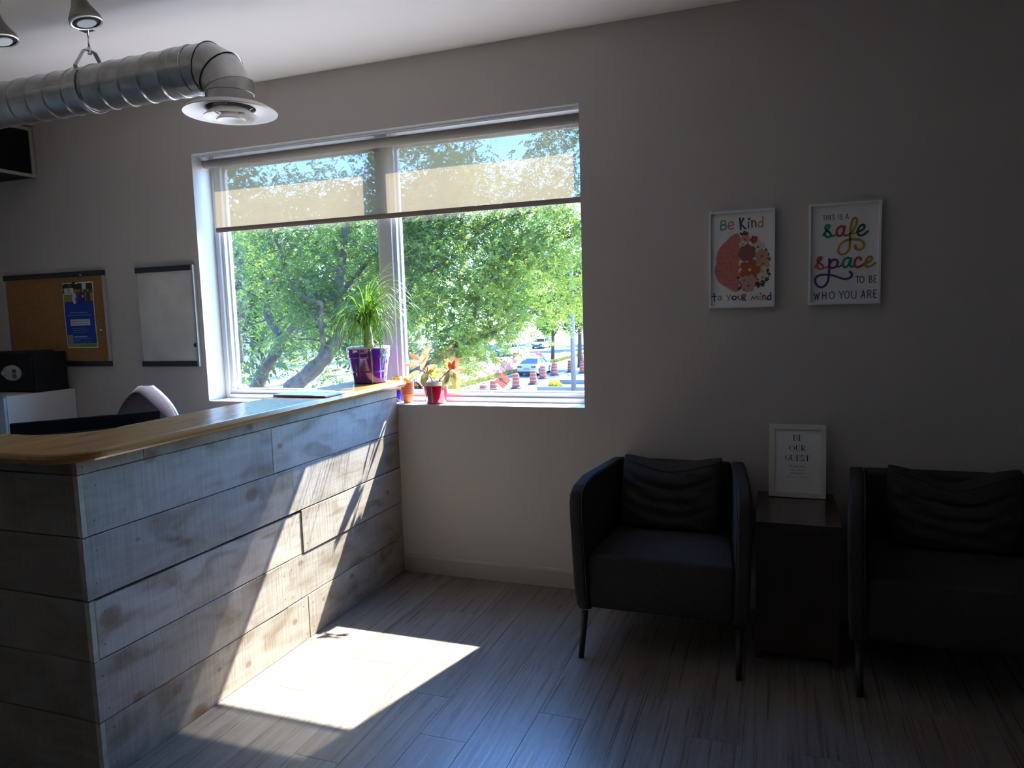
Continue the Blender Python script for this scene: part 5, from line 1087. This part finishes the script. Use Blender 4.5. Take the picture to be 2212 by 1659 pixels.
# cars
def sedan(label, x, y, front):
    th = thing('car', label, 'car', (x, y, GZ)); s = front    # s=+1: nose towards +Y
    L, Wd = 4.7, 1.82
    side = [(-2.33, .30), (-2.35, .62), (-2.30, .92), (-2.20, 1.00), (-1.55, 1.02), (1.00, .98), (1.75, .86), (2.20, .70), (2.33, .52), (2.33, .28), (1.9, .20), (-1.9, .20)]
    bm = bmesh.new(); secs = []
    for t in (-1, -.93, -.6, 0, .6, .93, 1):
        ring = []
        for (yy, zz) in side:
            k = 1 - .035 * max(0, abs(t) - .6) / .4 * (1 if abs(yy) > 2 else .2); wz = 1 - .05 * max(0, (zz - .55)) * 2; ring.append(bm.verts.new((x + t * Wd / 2 * wz * (1 if abs(yy) < 2 else .95), y + s * yy * k, GZ + zz - (.05 if abs(t) == 1 and zz > .8 else 0))))
        secs.append(ring)
    for A, B in zip(secs, secs[1:]):
        for i in range(len(A)): bm.faces.new((A[i], A[(i + 1) % len(A)], B[(i + 1) % len(A)], B[i]))
    bm.faces.new(secs[0][::-1]); bm.faces.new(secs[-1]); bmesh.ops.recalc_face_normals(bm, faces=bm.faces); bm_obj('body', bm, 'carwhite', th, smooth=False, bevel=.03)
    gh = [(-1.75, 1.00), (-1.05, 1.40), (-.55, 1.46), (.15, 1.44), (.45, 1.36), (1.15, .97)]
    bm = bmesh.new(); secs = []
    for t in (-1, -.9, .9, 1):
        ring = []
        for i, (yy, zz) in enumerate(gh):
            wdt = .78 - .20 * (zz - 1.0) / .46; ring.append(bm.verts.new((x + t * wdt, y + s * yy * (1 if abs(t) < 1 else .97), GZ + zz - (.03 if abs(t) == 1 and zz > 1.1 else 0))))
        secs.append(ring)
    for A, B in zip(secs, secs[1:]):
        for i in range(len(A) - 1): bm.faces.new((A[i], A[i + 1], B[i + 1], B[i])).material_index = 0 if 1 <= i <= 3 else 1
        
    bm.faces.new(secs[0][::-1]).material_index = 1; bm.faces.new(secs[-1]).material_index = 1
    bmesh.ops.recalc_face_normals(bm, faces=bm.faces); bm_obj('cabin', bm, ['carwhite', 'carglass'], th)
    for sx in (-1, 1):
        for (ya, za, yb2, zb2) in ((-1.75, 1.0, -1.05, 1.40), (-.3, .99, -.28, 1.45), (.45, 1.36, 1.15, .97)):
            w1 = .785 - .20 * (za - 1.0) / .46; w2 = .785 - .20 * (zb2 - 1.0) / .46
            add_tube('pillar', [(x + sx * w1, y + s * ya, GZ + za), (x + sx * w2, y + s * yb2, GZ + zb2)], .035, 'carwhite', th, 6)
        for yy in (-1.42, 1.42):
            wh = add_lathe('wheel', [(0, -.11), (.30, -.11), (.325, -.08), (.325, .08), (.30, .11), (0, .11)], x + sx * .80, y + s * yy, GZ + .325, 'tyre', th, 24, Matrix.Rotation(math.pi / 2, 4, 'Y'), cap=False)
            add_lathe('hubcap', [(0, 0), (.2, 0), (.19, .012), (0, .02)], x + sx * .912, y + s * yy, GZ + .325, 'silver', wh, 20, Matrix.Rotation(sx * math.pi / 2, 4, 'Y'), cap=False)
        for yy, m_, nm in ((-2.335, 'taillight', 'tail_light'), (2.30, 'carglass', 'headlight')):
            zc = .80 if yy < 0 else .66; add_box(nm, (x + sx * .62 - .2, x + sx * .62 + .2, min(y + s * yy, y + s * (yy * 1.012)), max(y + s * yy, y + s * (yy * 1.012)), GZ + zc - .07, GZ + zc + .07), m_, th, .01)
        add_box('mirror', (x + sx * .98 - .09, x + sx * .98 + .09, y + s * .78 - .05, y + s * .78 + .05, GZ + .98, GZ + 1.10), 'carwhite', th, .03)
    ys = sorted((y - s * 2.37, y - s * 2.35)); add_box('number_plate', (x - .26, x + .26, ys[0], ys[1], GZ + .58, GZ + .72), 'barrelwhite', th)
    ys = sorted((y - s * 2.345, y - s * 2.30)); add_box('rear_bumper', (x - .80, x + .80, ys[0], ys[1], GZ + .24, GZ + .42), 'rubber', th, .01)
    ys = sorted((y + s * 2.345, y + s * 2.30)); add_box('grille', (x - .55, x + .55, ys[0], ys[1], GZ + .34, GZ + .52), 'rubber', th, .01)
sedan('white sedan seen from behind driving past the barrels', -17.65, 55.3, 1)
sedan('white car coming towards the window on the far road', -29.4, 80.0, -1)
sedan('white car half hidden by leaves farther along the far road', -30.2, 96.0, -1)
# street furniture
lp = thing('lamp_pole', 'slim grey lamp pole on the sidewalk near the right edge of the window', 'pole', (-10.3, 41, GZ))
add_tube('shaft', [(-10.3, 41, GZ + .05), (-10.3, 41, GZ + 4), (-10.3, 41, GZ + 8.5)], [.17, .15, .11], 'polegrey', lp, 16)
add_tube('arm', [(-10.3, 41, GZ + 8.4), (-11.2, 41.1, GZ + 8.9), (-12.6, 41.2, GZ + 9.0)], .06, 'polegrey', lp, 10)
add_box('lamp_head', (-13.3, -12.55, 41.05, 41.35, GZ + 8.92, GZ + 9.05), 'polegrey', lp, .03)
pl = thing('planter', 'low concrete edged planting bed beside the lamp pole', 'planter', (-11.6, 43, GZ))
MT['bed'] = flat('bed_gravel', (.10, .09, .082), .9, var=.4, vscale=4)
bx0, bx1, by0, by1 = -13.0, -9.2, 41.6, 46.5
add_box('gravel', (bx0 + .2, bx1 - .2, by0 + .2, by1 - .2, GZ + .052, GZ + .12), 'bed', pl)
for d_ in ((bx0, bx1, by0, by0 + .2), (bx0, bx1, by1 - .2, by1), (bx0, bx0 + .2, by0 + .2, by1 - .2), (bx1 - .2, bx1, by0 + .2, by1 - .2)): add_box('kerb_edge', (*d_, GZ + .052, GZ + .42), 'kerb', pl, .01)
fb_ = thing('flower_bush', 'small bush of bright yellow flowers in the planting bed', 'plant', (-12.5, 44.0, GZ + .12))
n_ = 900; d = R_.normal(0, 1, (n_, 3)); d /= np.linalg.norm(d, axis=1)[:, None]; d[:, 2] = abs(d[:, 2]); c = np.array([-12.5, 44.0, GZ + .16]) + d * np.array([.62, .5, .42]) * R_.uniform(.6, 1, (n_, 1))
def quads(c, s, jit=1.):
    n_ = len(c); a = R_.normal(0, 1, (n_, 3)); a /= np.linalg.norm(a, axis=1)[:, None]; b_ = R_.normal(0, 1, (n_, 3)); b_ -= a * (a * b_).sum(1)[:, None]; b_ /= np.linalg.norm(b_, axis=1)[:, None]
    s = np.asarray(s).reshape(-1, 1); V_ = np.stack([c + a * s, c + b_ * s * .42, c - a * s, c - b_ * s * .42], 1).reshape(-1, 3); return V_, np.arange(n_ * 4).reshape(-1, 4)
V_, F_ = quads(c, np.full(n_, .07)); MT['yflower'] = flat('yellow_flower', (.60, .50, .01), .7); o = np_mesh('blossom', V_, F_, 'yflower', fb_); o['kind'] = 'stuff'
V_, F_ = quads(c[:160] * [1, 1, 1] - [0, 0, .12], np.full(160, .06)); o = np_mesh('foliage', V_, F_, 'grassblade', fb_); o['kind'] = 'stuff'
# ---- trees
MT['leafA'] = leaf_mat('locust_leaf', (.035, .072, .028), (.08, .135, .032), (.08, .155, .03), (.19, .28, .035), .9, .55)
MT['leafB'] = leaf_mat('locust_leaf_bright', (.05, .10, .028), (.12, .18, .03), (.13, .23, .03), (.34, .42, .04), .8, .6)
MT['leafC'] = leaf_mat('far_leaf', (.028, .06, .034), (.055, .10, .035), (.04, .09, .03), (.09, .15, .03), .25, .5)
MT['leafY'] = leaf_mat('autumn_leaf', (.24, .18, .03), (.34, .18, .03), (.32, .24, .02), (.42, .22, .02), .4, .5)
def sprays(centers, per, spread, leaf, rachis=.20, nl=9):
    """compound leaves: each centre spawns `per` sprays; each spray a drooping rachis with paired leaflets."""
    n_ = len(centers) * per; c = np.repeat(centers, per, 0) + R_.normal(0, 1, (n_, 3)) * spread
    az = R_.uniform(0, 6.28, n_); dz = R_.normal(-.35, .35, n_); d = np.stack([np.cos(az), np.sin(az), dz], 1); d /= np.linalg.norm(d, axis=1)[:, None]
    sd = np.stack([-np.sin(az), np.cos(az), np.zeros(n_)], 1) + R_.normal(0, .3, (n_, 3)); sd /= np.linalg.norm(sd, axis=1)[:, None]
    out = []
    for k in range(nl):
        t = (k + 1) / nl; p_ = c + d * rachis * t + np.array([0, 0, -1]) * rachis * .35 * t * t
        for s in (-1, 1):
            e1 = sd * s + d * .45 + R_.normal(0, .22, (n_, 3)); e1 /= np.linalg.norm(e1, axis=1)[:, None]; l_ = leaf * R_.uniform(.7, 1.2, (n_, 1))
            e2 = np.cross(e1, R_.normal(0, 1, (n_, 3))); e2 /= np.linalg.norm(e2, axis=1)[:, None]
            out.append(np.stack([p_, p_ + e1 * l_ * .5 + e2 * l_ * .24, p_ + e1 * l_, p_ + e1 * l_ * .5 - e2 * l_ * .24], 1))
    V_ = np.concatenate(out).reshape(-1, 3); return V_, np.arange(len(V_)).reshape(-1, 4)
def limb(bm, pts, r0, r1, seg=9):
    p_ = catmull([tuple(q) for q in pts], 5); n_ = len(p_); rs = [r0 + (r1 - r0) * i / (n_ - 1) for i in range(n_)]
    rs = [r * (1 + .10 * math.sin(i * 1.7)) for i, r in enumerate(rs)]; tube(bm, p_, rs, seg); return p_
def twigs(bm, path, n_, L, r):
    out = []
    for _ in range(n_):
        i = rn.randrange(len(path) // 4, len(path)); p_ = Vector(path[i]); d = Vector((rn.uniform(-1, 1), rn.uniform(-1, 1), rn.uniform(-.2, .9))).normalized(); pts = [p_]
        for k in range(4): d = (d + Vector((rn.uniform(-.35, .35), rn.uniform(-.35, .35), rn.uniform(-.3, .15)))).normalized(); pts.append(pts[-1] + d * L * rn.uniform(.7, 1.2) / 4)
        tube(bm, pts, [r * (1 - .2 * k) for k in range(5)], 5); out += [tuple(q) for q in pts[2:]]
    return out
TREES = {'A': ('locust tree with a pale leaning trunk behind the left pane', (-7.9, 8.3), 26), 'B': ('locust tree with a dark forked trunk at the left of the window', (-9.9, 10.2), 22),
         'C': ('locust tree glimpsed at the far left edge of the window', (-12.0, 12.0), 16), 'D': ('bright green locust tree spreading behind the right pane', (-5.4, 9.2), 26)}
def allowed(P_):
    """sun-side clearance: keep the crowns below the sunbeam that reaches the window"""
    return P_[:, 2] < 1.0 + (P_[:, 1] - .2) * 1.15
for key, (lab, base, tn) in TREES.items():
    th = thing('tree', lab, 'tree', (base[0], base[1], GZ - .16)); bm = bmesh.new(); tips = []; first = True
    for nm, r0, r1, pts in LIMBS:
        if nm != key: continue
        if first:
            low = pts[0]; limb(bm, [(base[0], base[1], GZ - .1), ((base[0] + low[0]) / 2, (base[1] + low[1]) / 2, (GZ + low[2]) / 2), low], r0 * 1.35, r0, 12); first = False
        path = limb(bm, pts, r0, r1); tips += twigs(bm, path, tn, 1.1, max(.012, r1 * .5)); tips += [tuple(q) for q in path[len(path) // 2:]]
    bmesh.ops.recalc_face_normals(bm, faces=bm.faces); bm_obj('trunk', bm, 'bark', th, smooth=True)
    tips = np.array(tips)
    if key == 'A': extra = np.stack([R_.uniform(-9.5, -4.5, 200), R_.uniform(8.6, 12.5, 200), R_.uniform(-.6, 7.6, 200)], 1)
    elif key == 'B': extra = np.stack([R_.uniform(-13, -7.5, 200), R_.uniform(10.5, 14.5, 200), R_.uniform(-1.0, 8.0, 200)], 1)
    elif key == 'C': extra = np.stack([R_.uniform(-16, -10.5, 160), R_.uniform(12, 16, 160), R_.uniform(-1.2, 8.2, 160)], 1)
    else:
        extra = np.stack([R_.uniform(-6.3, -.8, 950), R_.uniform(9.2, 13, 950), R_.uniform(.2, 6.6, 950)], 1)
        u = (extra[:, 0] - 2.03) / (extra[:, 1] + 3.59)           # direction seen through the pane
        el = (extra[:, 2] - 1.48) / (extra[:, 1] + 3.59)
        lo = np.interp(u, [-.50, -.42, -.36, -.30, -.2], [-.12, -.075, -.03, -.015, -.02]); hi = np.interp(u, [-.575, -.46, -.41, -.37, -.33, -.30, -.2], [.36, .30, .235, .185, .235, .29, .33]); extra = extra[(el > lo) & (el < hi)]
    cen = np.concatenate([tips + R_.normal(0, .12, tips.shape), extra])
    if key == 'D':
        u = (cen[:, 0] - 2.03) / (cen[:, 1] + 3.59); el = (cen[:, 2] - 1.48) / (cen[:, 1] + 3.59); lo = np.interp(u, [-.50, -.42, -.36, -.30, -.2], [-.12, -.075, -.035, -.02, -.02]); cen = cen[el > lo]
    cen = cen[allowed(cen)]
    if key != 'D': cen = cen[R_.rand(len(cen)) < .75]
    V_, F_ = sprays(cen, 8, .19, .062)
    o = np_mesh('foliage', V_, F_, 'leafB' if key == 'D' else 'leafA', th); o['kind'] = 'stuff'
# more distant trees
def far_tree(lab, x, y, h, r, mat, n_=6000, size=.22, cat='tree'):
    th = thing('tree', lab, cat, (x, y, GZ - .16)); bm = bmesh.new()
    tube(bm, [(x, y, GZ - .2), (x + .1, y, GZ + h * .3), (x - .1, y + .1, GZ + h * .55)], [.22, .17, .1], 8)
    for k in range(5):
        a = k * 1.3; tube(bm, [(x, y, GZ + h * (.28 + .04 * k)), (x + math.cos(a) * r * .6, y + math.sin(a) * r * .6, GZ + h * (.55 + .05 * k))], [.09, .03], 6)
    bm_obj('trunk', bm, 'bark', th, smooth=True)
    nb = 16; bc = np.stack([R_.normal(0, r * .42, nb), R_.normal(0, r * .42, nb), R_.uniform(.35, .92, nb) * h], 1); d = R_.normal(0, 1, (n_, 3)); d /= np.linalg.norm(d, axis=1)[:, None]
    c = bc[R_.randint(0, nb, n_)] + d * (r * .42) * R_.uniform(.5, 1, (n_, 1)); c += [x, y, GZ]; c = c[c[:, 2] > GZ + h * .18]
    V_, F_ = quads(c, R_.uniform(.6, 1.2, len(c)) * size); o = np_mesh('foliage', V_, F_, mat, th); o['kind'] = 'stuff'
far_tree('dense tree behind the leaning trunk, across the lawn', -19, 19, 12.5, 4.2, 'leafC')
far_tree('dense tree deep in the left pane beyond the forked trunk', -29, 24, 15, 5, 'leafC')
far_tree('rounded tree filling the middle distance behind the mullion', -19.5, 31, 14, 4.6, 'leafC')
far_tree('tree on the far side of the road behind the left pane', -42, 50, 14, 7, 'leafC', 7000, .35)
far_tree('tall tree beyond the far road, behind the oncoming cars', -44, 78, 15, 8, 'leafC', 7000, .4)
far_tree('tree at the end of the far pavement', -40, 108, 17, 9, 'leafC', 6000, .5)
far_tree('tree with orange yellow autumn leaves at the right edge of the window', -22.5, 92, 10.5, 4.5, 'leafY', 6000, .3)
far_tree('slim tree on the sidewalk beyond the barrels, right edge of the window', -15.5, 62, 11.5, 3.2, 'leafC', 6000, .22)
far_tree('bright green young tree standing on the median', -21.2, 72, 8.5, 2.6, 'leafB', 4000, .2)
far_tree('yellowish tree at the end of the median', -21.0, 110, 13, 6, 'leafY', 5000, .4)
far_tree('broad tree at the end of the road', -17, 135, 16, 9, 'leafC', 5000, .6)
far_tree('dense small tree right behind the mullion, beyond the bright locust', -14.8, 24, 11, 2.5, 'leafC', 5000, .15)
far_tree('small tree on the near end of the median', -21.4, 38, 9, 2.4, 'leafC', 4000, .18)
# pale low building across the far pavement
bd = thing('building', 'pale low building across the street glimpsed through the leaves', 'building', (-66, 66, GZ))
add_box('wall', (-72, -59, 55, 92, GZ - .158, GZ + 5.5), 'siding', bd); add_box('roof', (-72.4, -58.6, 54.6, 92.4, GZ + 5.501, GZ + 5.9), 'polegrey', bd)
for k in range(6):
    wn_ = add_box('window', (-59.0 + .001, -58.95, 57.5 + k * 5.6, 60.5 + k * 5.6, GZ + 1.2, GZ + 3.2), 'carglass', bd)
